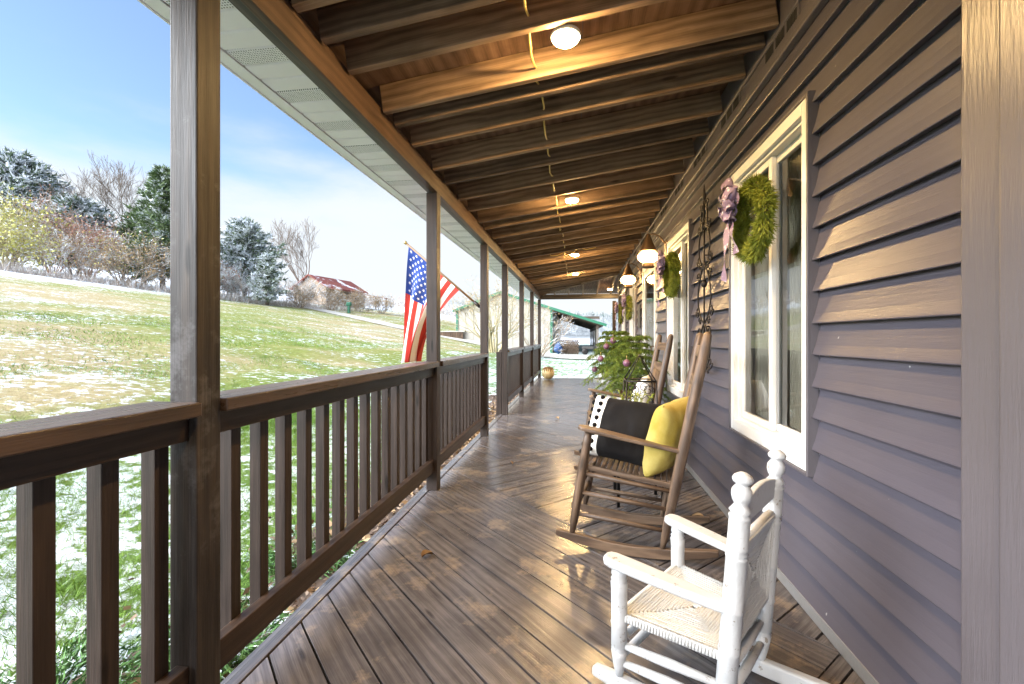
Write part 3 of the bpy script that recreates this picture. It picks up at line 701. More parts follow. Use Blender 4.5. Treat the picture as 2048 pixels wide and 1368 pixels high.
# yellow cable weaving through the rafters
t = thing('electric_cable', 'yellow electric cable threaded through the rafters', 'cable', (-.2, 0, 0))
pts = []; yy = -1.0
rl_ = [y for y in ry if y < 9.6]
for a, b in zip(rl_, rl_[1:]):
    m_ = (a+b)/2; wob = random.uniform(-.012, .012); sag = random.uniform(.03, .075)*min(1, (b-a)/.3)
    pts += [(0, a, rz(-.2)+.055), (wob, a+.03+.1*(b-a), rz(-.2)+.055-sag*.55), (wob*1.6, m_, rz(-.2)+.055-sag), (wob, b-.03-.1*(b-a), rz(-.2)+.055-sag*.5)]
mb = MB(); mb.tube(pts, .0052, 6); mb.build('strand', M['yellowwire'], t)
t = thing('loose_cable', 'loose loop of yellow cable beside the third ceiling light', 'cable', (-.1, 6.9, 2.33))
mb = MB(); mb.tube([(-.32, -.1, .05), (-.30, -.1, -.005), (-.2, -.1, .0), (-.08, -.1, .05), (.03, -.1, .04), (.12, -.1, .10), (.22, -.1, .075), (.36, -.1, .10)], .006, 6); mb.build('strand', M['yellowwire'], t)

# ------------------------------------------------------------------ wall lanterns
def lantern(y, lab):
    t = thing('wall_lantern', lab, 'wall lantern', (WX-.02, y, 1.96), 0, 'onion shaped lanterns beside the front door'); t.scale = (.92, .9, .9)
    x = -.19
    mb = MB(); mb.box((.008, 0, .06), (.022, .11, .24)); mb.build('back_plate', M['bronze'], t, bevel=.006)
    mb = MB(); mb.tube([(.0, 0, .15), (-.06, 0, .235), (-.13, 0, .27), (x, 0, .255)], .009); mb.tube([(x, 0, .255), (x-.01, .0, .3), (x+.03, .0, .33), (x+.07, 0, .31)], .003, 6); mb.build('arm', M['bronze'], t)
    mb = MB(); mb.lathe([(.012, .272), (.022, .26), (.028, .235), (.058, .16), (.092, .082), (.096, .070), (.07, .062)], 24, (x, 0, 0)); mb.build('cap', M['bronze'], t)
    mb = MB(); mb.lathe([(.052, .066), (.088, .050), (.112, .018), (.116, -.004), (.102, -.036), (.07, -.058), (.052, -.066)], 28, (x, 0, 0)); mb.build('globe', M['globe'], t)
    mb = MB()
    for zz, rr in ((.036, .104), (-.026, .111)):
        mb.tube([(x+math.cos(a)*(rr+.006), math.sin(a)*(rr+.006), zz) for a in np.linspace(0, 2*math.pi, 25)], .0032, 5)
    for k in range(6):
        a = k*math.pi/3; mb.tube([(x+math.cos(a)*r_, math.sin(a)*r_, zz) for r_, zz in ((.078, .076), (.112, .035), (.124, -.004), (.108, -.044), (.064, -.074))], .0032, 5)
    mb.build('cage', M['bronze'], t)
    mb = MB(); mb.lathe([(.058, -.07), (.066, -.082), (.062, -.105), (.075, -.118), (.06, -.13), (.02, -.134)], 24, (x, 0, 0)); mb.build('base_cup', M['bronze'], t)
lantern(4.98, 'lit onion shaped lantern on the near side of the front door'); lantern(6.93, 'lit onion shaped lantern on the far side of the front door')

# ------------------------------------------------------------------ wreaths
def needle_ring(rad, thick, n, seed, ln=.045):
    rng = np.random.default_rng(seed); a = rng.uniform(0, 2*np.pi, n); ph = rng.uniform(0, 2*np.pi, n); rr = thick*rng.uniform(.2, 1, n)**.6*(1+.18*np.sin(a*7+1)+.12*np.sin(a*13))
    cr_ = np.stack([np.cos(ph)*rr*.9, np.cos(a)*(rad+np.sin(ph)*rr), np.sin(a)*(rad+np.sin(ph)*rr)], 1)
    tang = np.stack([np.zeros(n), -np.sin(a), np.cos(a)], 1); out = np.stack([np.cos(ph), np.cos(a)*np.sin(ph), np.sin(a)*np.sin(ph)], 1)
    d = unit(tang*rng.uniform(.2, 1, (n, 1))+out*rng.uniform(.2, 1, (n, 1))+rng.normal(size=(n, 3))*.35)
    return cards(cr_, d, ln*rng.uniform(.6, 1.3, n), np.full(n, .0052)*rng.uniform(.7, 1.4, n), rng)
def ribbon(mb, pts, w, wdir, wav=0):
    n = len(pts); pts = [Vector(p) for p in pts]; wd = Vector(wdir)
    def fn(u, v):
        f = u*(n-1); i = min(int(f), n-2); p = pts[i].lerp(pts[i+1], f-i)
        return p+wd*(v-.5)*w+Vector((-wav*math.sin(v*3.1+u*11), 0, wav*math.cos(v*4+u*9)*.3))
    mb.grid(fn, 14, 5)
def wreath(y, z, rad, lab, seed, dens=11000):
    t = thing('wreath', lab, 'wreath', (WX-.095, y, z), 0, 'evergreen wreaths on the windows')
    v, f = needle_ring(rad, .037, dens, seed, .032); mesh_np('greenery', v, f, M['wreath'], t)
    mb = MB(); mb.tube([(0, math.cos(a)*rad, math.sin(a)*rad) for a in np.linspace(0, 2*math.pi, 33)], .022, 8); mb.build('ring', M['barkgreen'], t)
    mb = MB(); random.seed(seed); by, bz = .10, rad*.78          # puffy bow on the far upper side
    for k in range(13):
        a = k*2.4; r_ = .028+.055*(k % 3)/2; c = Vector((-.075, by+math.cos(a)*r_*.8, bz+math.sin(a)*r_))
        tan = Vector((random.uniform(-.5, .5), math.cos(a+1.3), math.sin(a+1.3))).normalized()
        loop = [c+Vector((-.028*math.cos(q), 0, 0))+tan*.036*math.sin(q) for q in np.linspace(0, 2*math.pi, 9)]
        ribbon(mb, loop, .052, tan.cross(Vector((1, 0, 0))).normalized()*.9+Vector((.2, 0, .15)), .006)
    bow = mb.build('bow', M['bow'], t)
    mb = MB(); ribbon(mb, [(-.07, by-.01, bz-.05), (-.092, by-.02, bz-.15), (-.095, by+.0, bz-.27), (-.085, by+.05, bz-.40)], .075, (.1, .95, .25), .008)
    ribbon(mb, [(-.06, by+.01, bz-.05), (-.085, by-.06, bz-.16), (-.07, by-.09, bz-.28)], .055, (.1, .9, -.3), .008)
    mb.build('tail', M['bow'], bow)
wreath(2.35, 1.67, .160, 'large green wreath with mauve bow on the nearest window', 3)
wreath(4.28, 1.67, .160, 'green wreath on the second window, just past the iron scroll', 5)
wreath(7.72, 1.60, .160, 'green wreath on the window just past the front door', 8, 4500)
wreath(9.2, 1.58, .160, 'smallest looking green wreath on the farthest window', 9, 4500)

# ------------------------------------------------------------------ iron scroll wall ornament
t = thing('wall_ornament', 'tall black wrought iron scroll ornament between the two near windows', 'wall ornament', (WX-.055, 3.35, 1.48))
def scroll(cy, cz, r, sgn, vs, turns=1.3):
    return [(0, cy+sgn*(r*(1-q*.8))*math.cos(q*turns*2*math.pi), cz+vs*(r*(1-q*.8))*math.sin(q*turns*2*math.pi)) for q in np.linspace(0, 1, 22)]
mb = MB(); mb.tube([(0, 0, -.62), (0, 0, .62)], .006, 6)
for z in (-.42, .0, .40): mb.lathe([(.004, -.03), (.02, -.012), (.02, .012), (.004, .03)], 10, (0, 0, z))
mb.lathe([(.006, 0), (.016, .03), (.004, .09), (.001, .12)], 8, (0, 0, .58)); mb.build('spine', M['iron'], t)
for s_ in (-1, 1):
    mb = MB()
    for zb, h, w_ in ((-.62, .34, .15), (-.28, .42, .18), (.10, .36, .15), (.38, .2, .08)):
        lyre = [(0, s_*(.012+w_*math.sin(q*math.pi)**.8*(1-.35*q)), zb+h*q) for q in np.linspace(0, 1, 14)]; mb.tube(lyre, .0058, 6)
        for (cy, cz, r, vs) in ((w_*.95, zb+h*.22, .048, -1), (w_*.8, zb+h*.80, .042, 1), (w_*.6, zb+.02, .034, 1)):
            mb.tube(scroll(s_*cy, cz, r, s_, vs), .0048, 5)
    mb.build('scrollwork', M['iron'], t)
mb = MB(); mb.tube([(0, 0, .2), (.05, 0, .2)], .005, 6); mb.tube([(0, 0, -.3), (.05, 0, -.3)], .005, 6); mb.build('bracket', M['iron'], t)

# ------------------------------------------------------------------ brown rocking chairs
def rocker_chair(lab, loc, rzz, hw):
    t = thing('rocking_chair', lab, 'rocking chair', loc, rzz, 'brown wooden rocking chairs')
    m = M['chair']
    def zr(x): return .004+.36*x*x if x < .1 else .004+.36*x*x
    for s_ in (-1, 1):
        mb = MB(); n = 18; top = []; bot = []
        for k in range(n+1):
            x = -.40+.79*k/n; h = .052*(1-.45*abs(2*k/n-1)**4); bot.append((x, zr(x))); top.append((x, zr(x)+h))
        poly = bot+top[::-1]; N_ = len(poly)
        vs = [(x, s_*hw-.015, z) for x, z in poly]+[(x, s_*hw+.015, z) for x, z in poly]
        gr = [(v[0]+s_*3, v[1], v[2]) for v in vs]
        fs = []
        for k in range(n):
            a, b, c, d = k, k+1, N_-2-k, N_-1-k
            fs += [(a, b, c, d), (N_+d, N_+c, N_+b, N_+a), (a, N_+a, N_+b, b), (d, c, N_+c, N_+d)]
        fs += [(0, N_-1, 2*N_-1, N_), (n, N_+n, N_+n+1, n+1)]
        mb.add(vs, fs, 0, False, gr); mb.build('rocker', m, t, bevel=.005)
        fb, ft = Vector((-.315, s_*hw, .075)), Vector((-.225, s_*(hw+.01), .615))
        mb = MB(); mb.tube([fb.lerp(ft, q) for q in (0, .12, .5, .9, 1)], [.013, .020, .0245, .022, .018], 12); mb.build('front_leg', m, t)
        bb, bt = Vector((.135, s_*hw, .055)), Vector((.345, s_*(hw+.005), 1.13))
        mb = MB(); mb.tube([bb.lerp(bt, q) for q in (0, .08, .3, .6, .93, .985, 1.0)], [.012, .020, .0265, .0265, .0245, .020, .010], 12); mb.build('back_post', m, t)
        def leg(q): return fb.lerp(ft, (q-fb.z)/(ft.z-fb.z))
        def post(q): return bb.lerp(bt, (q-bb.z)/(bt.z-bb.z))
        out = []; W_ = [(-.045, .018), (-.02, .036), (.05, .044), (.16, .040), (.30, .028), (.40, .021), (.468, .018)]
        out = [(x, -w) for x, w in W_]+[(x, w) for x, w in W_[::-1]]
        a0 = Vector((-.235, s_*(hw+.012), .622)); a1 = post(.535); ax = (a1-a0); ln = .44; ax.normalize(); ay = Vector((0, 1, 0)); az_ = ax.cross(ay)
        mb = MB(); mb.prism(out, 0, .02, lambda p: a0+ax*p.x+ay*p.y+az_*p.z); mb.build('arm', m, t, bevel=.006)
        for q0, q1 in ((.40, .345), (.30, .255), (.185, .15)):
            mb = MB(); mb.tube([leg(q0), leg(q0).lerp(post(q1), .5), post(q1)], [.010, .0135, .010], 8); mb.build('side_stretcher', m, t)
    def leg(q): return Vector((-.315+(q-.075)/.54*.09, 0, q))
    def post(q): return Vector((.135+(q-.055)/1.075*.21, 0, q))
    for q in (.445, .33, .22):
        p = leg(q); mb = MB(); mb.tube([(p.x, -hw, q), (p.x, hw, q)], .013, 8); mb.build('front_stretcher', m, t)
    p = post(.24); mb = MB(); mb.tube([(p.x, -hw, .24), (p.x, hw, .24)], .012, 8); mb.build('back_stretcher', m, t)
    # slatted seat
    mb = MB(); ns = 17
    for k in range(ns):
        u = k/(ns-1); x = -.27+.44*u; z = .452-.062*u-.02*math.sin(u*math.pi)
        mb.box((x, 0, z), (.021, 2*hw-.02, .010), Matrix.Rotation(.13, 3, 'Y'))
    for s_ in (-1, 1): mb.bar((-.285, s_*(hw-.01), .435), (.19, s_*(hw-.01), .372), .022, .026)
    mb.build('seat', m, t, bevel=.003)
    for q, h in ((1.03, .062), (.87, .062), (.46, .045)):
        p = post(q); mb = MB(); mb.box((p.x, 0, q), (.014, 2*hw-.035, h), Matrix.Rotation(.193, 3, 'Y')); mb.build('back_slat', m, t, bevel=.004)
    for k in range(6):
        y = -hw*.68+2*hw*.68*k/5; a, b = post(.48), post(.85); mb = MB(); mb.tube([(a.x, y, .48), (b.x, y, .85)], .0085, 7); mb.build('spindle', m, t)
    return t
ch1 = rocker_chair('nearer brown rocking chair holding the black and yellow pillows', (.315, 2.565, 0), R(-10), .215)
ch2 = rocker_chair('farther brown rocking chair, mostly hidden behind the black pillow', (.365, 3.88, 0), R(0), .235)

# ------------------------------------------------------------------ pillows
def pillow(name, lab, w, h, th, M4, mats, border=None, poms=None, group=None, seed=1):
    n = 28; vs = []; fs = []; mi = []
    def P(u, v, sd):
        a, b = abs(u), abs(v); e = (max(0, 1-a**3.0)*max(0, 1-b**3.0))**.5
        pin = 1-.07*(1-a*a)*b**3-.0; pin2 = 1-.07*(1-b*b)*a**3
        wr = .09*mnoise.noise(Vector((u*2.3+seed, v*2.3, sd)))+.05*mnoise.noise(Vector((u*6, v*2+seed, sd*2)))
        return Vector((u*w/2*pin2, sd*th/2*e*(1+wr*1.6), v*h/2*pin))
    o = bpy.data.objects.new(name, None); COL.objects.link(o); o.matrix_world = M4; tag(o, lab, 'pillow', group)
    mb = MB()
    for sd in (-1, 1):
        base = len(mb.v); pts = [P(-1+2*i/n, -1+2*j/n, sd) for j in range(n+1) for i in range(n+1)]
        f1 = []
        for j in range(n):
            for i in range(n):
                q = (j*(n+1)+i, j*(n+1)+i+1, (j+1)*(n+1)+i+1, (j+1)*(n+1)+i)
                f1.append((q if sd < 0 else q[::-1], border(-1+2*(i+.5)/n, -1+2*(j+.5)/n, sd) if border else 0))
        for mt in (0, 1):
            sel = [q for q, k in f1 if k == mt]
            if sel:
                if mt == 0 or True: mb.add(pts, sel, mt, True)
    cov = mb.build('cover', mats, o)
    bm = bmesh.new(); bm.from_mesh(cov.data); bmesh.ops.remove_doubles(bm, verts=bm.verts, dist=.0004); bmesh.ops.delete(bm, geom=[v_ for v_ in bm.verts if not v_.link_faces], context='VERTS'); bm.to_mesh(cov.data); bm.free()
    if poms:
        for (u, v, sd) in poms:
            p = P(u, v, sd)+Vector((0, sd*.006, 0)); b = MB(); b.lathe([(.003, -.013), (.010, -.009), (.014, 0), (.010, .009), (.003, .013)], 8, p); b.build('pompom', M['black'], o)
    return o
def place(c, rz_=0, rx=0, ry_=0):
    return Matrix.Translation(c) @ Matrix.Rotation(rz_, 4, 'Z') @ Matrix.Rotation(rx, 4, 'X') @ Matrix.Rotation(ry_, 4, 'Y')
poms = [(-.66, v, -1) for v in np.linspace(-.85, .85, 8)]+[(-.99, v, -1) for v in np.linspace(-.92, .92, 9)]
pillow('pillow', 'black pillow with white pompom edged border in the near rocking chair', .41, .36, .18, place((.245, 2.565, .595), R(-24), R(-27), R(4)), [M['black'], M['cream']],
       lambda u, v, sd: 1 if (u < -.52 or (sd > 0)) else 0, poms)
pillow('pillow', 'yellow pillow leaning on the back of the near rocking chair', .34, .40, .16, place((.468, 2.475, .59), R(56), R(16), R(-4)), [M['yellow']], seed=4)
pom2 = [(u, v, 1) for u in np.linspace(-.6, .6, 4) for v in np.linspace(-.6, .8, 5)]
pillow('pillow', 'white pillow with black tufts in the farther rocking chair', .40, .38, .15, place((.52, 3.86, .60), R(80), R(14), 0), [M['cream']], None, pom2, seed=6)

# ------------------------------------------------------------------ side table, plant and wire lantern between the chairs
TX, TY = .40, 3.17
t = thing('side_table', 'small black metal table between the rocking chairs', 'table', (TX, TY, 0))
mb = MB(); mb.box((0, 0, .44), (.34, .34, .018)); mb.build('tabletop', M['tablemetal'], t, bevel=.004)
for a in (-.14, .14):
    for b_ in (-.14, .14):
        mb = MB(); mb.tube([(a, b_, 0), (a, b_, .431)], .011, 8); mb.build('leg', M['tablemetal'], t)
t = thing('wire_lantern', 'house shaped black wire lantern on the small table', 'lantern', (TX+.02, TY+.06, .449))
mb = MB(); s_ = .095
for a, b_ in ((-s_, -s_), (-s_, s_), (s_, -s_), (s_, s_)): mb.tube([(a*1.15, b_*1.15, 0), (a, b_, .36)], .006, 6)
for z, k in ((.36, 1), (.01, 1.15)):
    q = s_*k; mb.tube([(-q, -q, z), (q, -q, z), (q, q, z), (-q, q, z), (-q, -q, z)], .007, 6)
mb.build('frame', M['iron'], t)
mb = MB()
for b_ in (-s_, s_): mb.tube([(-s_, b_, .36), (0, b_*.25, .53), (s_, b_, .36)], .005, 6)
mb.build('roof_wires', M['iron'], t)
for b_ in (-s_-.004, s_+.004):
    mb = MB()
    for k in (-1, 1): mb.tube([(k*.045+.038*k*(1-q*.8)*math.cos(q*8), b_, .30+.038*(1-q*.8)*math.sin(q*8)) for q in np.linspace(0, 1, 20)], .003, 5)
    mb.tube([(-.08, b_, .22), (-.04, b_, .27), (0, b_, .24), (.04, b_, .27), (.08, b_, .22)], .003, 5)
    mb.build('scrollwork', M['iron'], t)
def sprig_plant(name, lab, loc, n, r, h, seed, pot=True):
    t = thing(name, lab, 'plant', loc); rng = np.random.default_rng(seed)
    if pot:
        mb = MB(); mb.lathe([(.05, 0), (.06, .01), (.075, .10), (.08, .105), (.072, .11), (.06, .095)], 20); mb.build('pot', M['soil'], t)
    vs, fs, o = [], [], 0; st = MB()
    for k in range(n):
        a = rng.uniform(0, 2*np.pi); tip = np.array([math.cos(a)*r*rng.uniform(.3, 1), math.sin(a)*r*rng.uniform(.3, 1), h*rng.uniform(.55, 1)])
        b0 = np.array([0, 0, .09 if pot else 0.]); q = np.linspace(.25, 1, 46)[:, None]; pt = b0+(tip-b0)*q; d = unit(tip-b0)
        st.tube([b0, tip], [.003, .0015], 4)
        dd = unit(d*.8+rng.normal(size=(46, 3))*.6); v, f = cards(pt, dd, rng.uniform(.018, .034, 46), np.full(46, .006), rng); vs.append(v); fs.append(f+o); o += len(v)
    st.build('stems', M['barkgreen'], t)
    mesh_np('leaves', np.concatenate(vs), np.concatenate(fs), M['sprig'], t)
sprig_plant('potted_plant', 'yellow green leafy plant on the small table behind the black pillow', (TX-.05, TY-.08, .449), 34, .16, .30, 4)
sprig_plant('plant_sprig', 'yellow green sprig poking out left of the black pillow', (.18, 3.55, .44), 10, .13, .17, 8, False)

# ------------------------------------------------------------------ planters and norfolk pines
def planter(name, lab, loc, r, h):
    t = thing(name, lab, 'planter', loc, 0, 'grey planters by the wall')
    mb = MB(); mb.lathe([(r*.72, 0), (r*.76, .012), (r*.97, h-.05), (r*1.04, h-.045), (r*1.05, h), (r*.95, h+.002), (r*.92, h-.05)], 36); mb.build('pot', M['greypot'], t)
    mb = MB(); mb.lathe([(r*.90, h-.06), (r*.5, h-.045), (.01, h-.04)], 28); mb.build('soil', M['soil'], t)
planter('planter', 'nearer round grey planter behind the farther rocking chair', (.535, 4.72, 0), .235, .52)
planter('planter', 'farther grey planter standing left of the front door', (.44, 5.72, 0), .24, .60)
def norfolk(lab, loc, h, spread, seed, pot=None):
    t = thing('norfolk_pine', lab, 'potted pine', loc, 0, 'potted pines on the porch'); rng = np.random.default_rng(seed)
    if pot:
        mb = MB(); mb.lathe([(.10, 0), (.125, .10), (.135, .105), (.125, .11), (.11, .09)], 24); mb.build('pot', M['maroon'], t)
    st = MB(); st.tube([(0, 0, .05), (.01, 0, h*.5), (0, .01, h)], [.014, .009, .003], 8); vs, fs, o = [], [], 0
    tiers = 8
    for k in range(tiers):
        u = k/(tiers-1); z = .14+h*.86*u**.95; L_ = spread*(1-.60*u**1.3)*rng.uniform(.9, 1.1); nb = 7 if k < 6 else 5
        for j in range(nb):
            a = 2*np.pi*(j+.37*k)/nb+rng.uniform(-.2, .2); dh = np.array([math.cos(a), math.sin(a), 0]); rise = .30+.45*u-.1
            l = L_*rng.uniform(.8, 1.1)
            q = np.linspace(0, 1, 9)[:, None]; pts = np.array([0, 0, z])+dh*l*q+np.array([0, 0, 1])*(l*rise*q-l*(.52-.1*u)*q**2.2)
            st.tube([tuple(p) for p in pts], [.0045*(1-.7*x) for x in np.linspace(0, 1, 9)], 4)
            tang = np.gradient(pts, axis=0); tang = unit(tang); side = np.cross(tang, [0, 0, 1.])
            for i in range(1, 9):     # side branchlets, drooping
                for sg in (-1, 1):
                    for rep in range(2):
                        bl = .13*(1-.5*(i/9))*(spread/.4)*rng.uniform(.7, 1.1); m_ = 26
                        qq = np.linspace(0, 1, m_)[:, None]; base = pts[i]+tang[i]*rng.uniform(-.02, .02); dd = unit(side[i]*sg+tang[i]*.55+np.array([0, 0, rng.uniform(-.1, .2)]))
                        c = base+dd*bl*qq+np.array([0, 0, -1.])*bl*.45*qq**2
                        nd_ = unit(dd*.5+rng.normal(size=(m_, 3))*.55+np.array([0, 0, .25])); v, f = cards(c, nd_, rng.uniform(.016, .028, m_), np.full(m_, .0048), rng)
                        vs.append(v); fs.append(f+o); o += len(v)
            m_ = 60; ti = rng.uniform(0, 8, m_); i0 = np.minimum(ti.astype(int), 7); c = pts[i0]+(pts[i0+1]-pts[i0])*(ti-i0)[:, None]
            v, f = cards(c, unit(tang[i0]*.5+rng.normal(size=(m_, 3))*.6), rng.uniform(.018, .03, m_), np.full(m_, .005), rng); vs.append(v); fs.append(f+o); o += len(v)
    st.build('branches', M['barkgreen'], t); mesh_np('needles', np.concatenate(vs), np.concatenate(fs), M['pine'], t)
norfolk('bushy green potted pine in a maroon pot in the nearer planter', (.535, 4.72, .475), .53, .355, 5, True)
norfolk('darker potted pine behind, in the farther grey planter', (.46, 5.72, .55), .52, .37, 9)
bl = ['mauve bauble on the front of the nearer pine', 'mauve bauble high on the left of the pines', 'mauve bauble low on the farther pine', 'mauve bauble near the top of the farther pine', 'small mauve bauble hanging lowest at the left']
for lab, (x, y, z) in zip(bl, [(.46, 4.46, .86), (.33, 5.45, 1.0), (.26, 5.35, .86), (.40, 5.36, 1.07), (.20, 5.62, .72)]):
    t = thing('bauble', lab, 'bauble', (x, y, z), 0, 'baubles hanging on the potted pines')
    mb = MB(); mb.lathe([(.004, -.036), (.022, -.03), (.034, -.012), (.036, 0), (.034, .012), (.022, .03), (.007, .036)], 16); mb.build('ball', M['bauble'], t)
    mb = MB(); mb.tube([(0, 0, .034), (0, 0, .075)], .003, 5); mb.build('hook', M['brass'], t)
# little white pot at the far right
t = thing('white_pot', 'small white pot with a dark plant at the far end of the deck', 'plant pot', (.66, 12.1, 0))
mb = MB(); mb.lathe([(.08, 0), (.13, .05), (.16, .14), (.15, .21), (.12, .235), (.10, .22)], 24); mb.build('pot', M['whiteplastic'], t)
rng = np.random.default_rng(3); n = 260; d = unit(rng.normal(size=(n, 3))+np.array([0, 0, .8])); v, f = leaf_quads(np.array([0, 0, .24])+d*.05, d, rng.uniform(.08, .24, n), rng.uniform(.02, .05, n), rng); mesh_np('foliage', v, f, M['cedar'], t)
# pumpkin
t = thing('pumpkin', 'pale cream pumpkin with brown drips from its stem on the far deck edge', 'pumpkin', (-.79, 12.16, 0))
def pump(u, v):
    a = 2*math.pi*u; th_ = math.pi*v; r_ = .165*math.sin(th_)**.75*(1+.055*abs(math.cos(a*5))-.03); zz = .155-.15*math.cos(math.pi-th_)*1.0
    return (r_*math.cos(a), r_*math.sin(a), .16+.16*math.cos(th_)-.03*math.exp(-(r_/.05)**2)*(1 if v < .5 else -.3))
mb = MB(); mb.grid(pump, 60, 26); mb.build('body', M['pumpkin'], t)
mb = MB()
for k in range(17):
    a = k*2*math.pi/17; l_ = .25+.22*random.random(); pts = []
    for q in np.linspace(.08, l_, 8): p = pump(a/(2*math.pi), q); pts.append(Vector(p)*1.012)
    mb.tube(pts, [.016, .02, .02, .018, .016, .013, .010, .005], 6)
mb.build('drips', M['pumpdrip'], t)
mb = MB(); mb.tube([(0, 0, .28), (.01, 0, .32), (.03, .01, .345)], [.022, .015, .012], 8); mb.build('stem', M['barkgreen'], t)

for k, (x, y) in enumerate([(-.56, 3.92), (.02, 3.62), (-.28, 6.2), (-.75, 2.2), (.72, 2.9)]):
    t = thing('fallen_leaf', 'small curled brown leaf lying on the deck boards', 'leaf', (x, y, .004), k*1.9, 'fallen leaves on the deck')
    mb = MB(); mb.grid(lambda u, v: ((u-.5)*.045*math.sin(math.pi*(.1+.8*v)), (v-.5)*.065, .004+.016*abs(u-.5)*2+.008*math.sin(v*4)), 6, 6); mb.build('blade', M['deadleaf'], t)
# ------------------------------------------------------------------ white child's rocking chair
wc = thing('child_rocking_chair', 'small white painted rocking chair with woven seat in the front right', 'rocking chair', (.381, 1.52, 0), R(-35.4))
WP = M['whitepaint']; FX, FY, BX, BY = -.162, .212, .13, .168
def zrw(x): return .004+.42*x*x
for s_ in (-1, 1):
    n = 16; hw = .19; top = []; bot = []
    for k in range(n+1):
        x = -.245+.61*k/n; h = .05*(1-.4*abs(2*k/n-1)**4); bot.append((x, zrw(x))); top.append((x, zrw(x)+h))
    poly = bot+top[::-1]; N_ = len(poly); yo = lambda x: s_*(FY+(BY-FY)*(x-FX)/(BX-FX))
    vs = [(x, yo(x)-.016, z) for x, z in poly]+[(x, yo(x)+.016, z) for x, z in poly]; fs = []
    for k in range(n):
        a, b, c, d = k, k+1, N_-2-k, N_-1-k; fs += [(a, b, c, d), (N_+d, N_+c, N_+b, N_+a), (a, N_+a, N_+b, b), (d, c, N_+c, N_+d)]
    fs += [(0, N_-1, 2*N_-1, N_), (n, N_+n, N_+n+1, n+1)]
    mb = MB(); mb.add(vs, fs); mb.build('rocker', WP, wc, bevel=.007)
    def rings(prof, zs, r):
        return prof
    # turned front leg
    pr = [(.011, .055), (.017, .085), (.0225, .12), (.0245, .135), (.0195, .139), (.0245, .143), (.0195, .147), (.0245, .152), (.024, .215), (.026, .222), (.024, .23), (.0245, .32), (.026, .345), (.020, .35), (.0255, .357), (.020, .363), (.024, .372), (.021, .40)]
    mb = MB(); mb.lathe(pr, 24, (FX, s_*FY, 0)); mb.build('front_leg', WP, wc)
    ax = Vector((.052, 0, .70)).normalized()
    pr = [(.012, .0), (.018, .035), (.0255, .085), (.027, .10), (.0205, .104), (.0265, .109), (.0205, .114), (.0265, .12), (.0265, .215), (.0285, .22), (.0265, .226), (.0265, .33), (.029, .335), (.0265, .341), (.0265, .475), (.0285, .48), (.0225, .485), (.0285, .49), (.0225, .496), (.0285, .502), (.0265, .51),
          (.0265, .585), (.0285, .59), (.0215, .597), (.0285, .604), (.021, .614), (.016, .622), (.022, .632), (.0255, .645), (.025, .660), (.017, .672), (.015, .676), (.024, .682), (.0265, .690), (.022, .698), (.010, .706), (.001, .708)]
    mb = MB(); mb.lathe(pr, 24, (BX, s_*BY, .04), ax); mb.build('back_post', WP, wc)
    # flat arm, rounded front end
    W_ = [(-.048, .012), (-.040, .026), (-.02, .034), (.06, .034), (.2, .030), (.28, .024), (.34, .017)]
    a0 = Vector((FX, s_*FY, .405)); a1 = Vector((BX+.027, s_*BY, .37)); axx = (a1-a0).normalized(); ay = Vector((0, 0, 1)).cross(axx).normalized(); azz = axx.cross(ay)
    mb = MB(); mb.prism([(x, -w) for x, w in W_]+[(x, w) for x, w in W_[::-1]], -.013, .014, lambda p: a0+axx*p.x+ay*p.y+azz*p.z); mb.build('arm', WP, wc, bevel=.010, seg=3)
    for z in (.155, .10):
        mb = MB(); mb.tube([(FX, s_*FY, z), ((FX+BX)/2, s_*(FY+BY)/2, z), (BX+.01, s_*BY, z)], [.010, .0145, .010], 10); mb.build('side_stretcher', WP, wc)
for x, hy, zs in ((FX, FY, (.11, .165)), (BX+.01, BY, (.12, .19))):
    for z in zs:
        mb = MB(); mb.tube([(x, -hy, z), (x, 0, z), (x, hy, z)], [.010, .0145, .010], 10); mb.build('cross_stretcher', WP, wc)
def rush(corners, nrm, n, r, sag):
    """nested cord loops worked from the four rails towards the middle"""
    mb = MB(); C = [Vector(c) for c in corners]; ctr = sum(C, Vector())/4; nrm = Vector(nrm).normalized()
    for k in range(n):
        q = k/n; lp = []
        for i in range(4):
            a, b = C[i].lerp(ctr, q*.985), C[(i+1) % 4].lerp(ctr, q*.985)
            m_ = 6 if q < .8 else 3
            for j in range(m_): 
                p = a.lerp(b, j/m_); lp.append(p+nrm*(-sag*math.sin(min(1, q*1.4)*math.pi/2)+random.uniform(-.0011, .0011)))
        lp.append(lp[0]); mb.tube(lp, r*random.uniform(.9, 1.1), 6, cap=False)
    return mb
SZ_ = .245
cs = [(FX, -FY, SZ_+.004), (BX, -BY, SZ_-.004), (BX, BY, SZ_-.004), (FX, FY, SZ_+.004)]
mb = rush(cs, (0, 0, 1), 18, .0052, .014)
m2 = rush([(a, b, c-.016) for a, b, c in cs], (0, 0, -1), 18, .0058, .004); mb.add(m2.v, m2.f, 0, True)
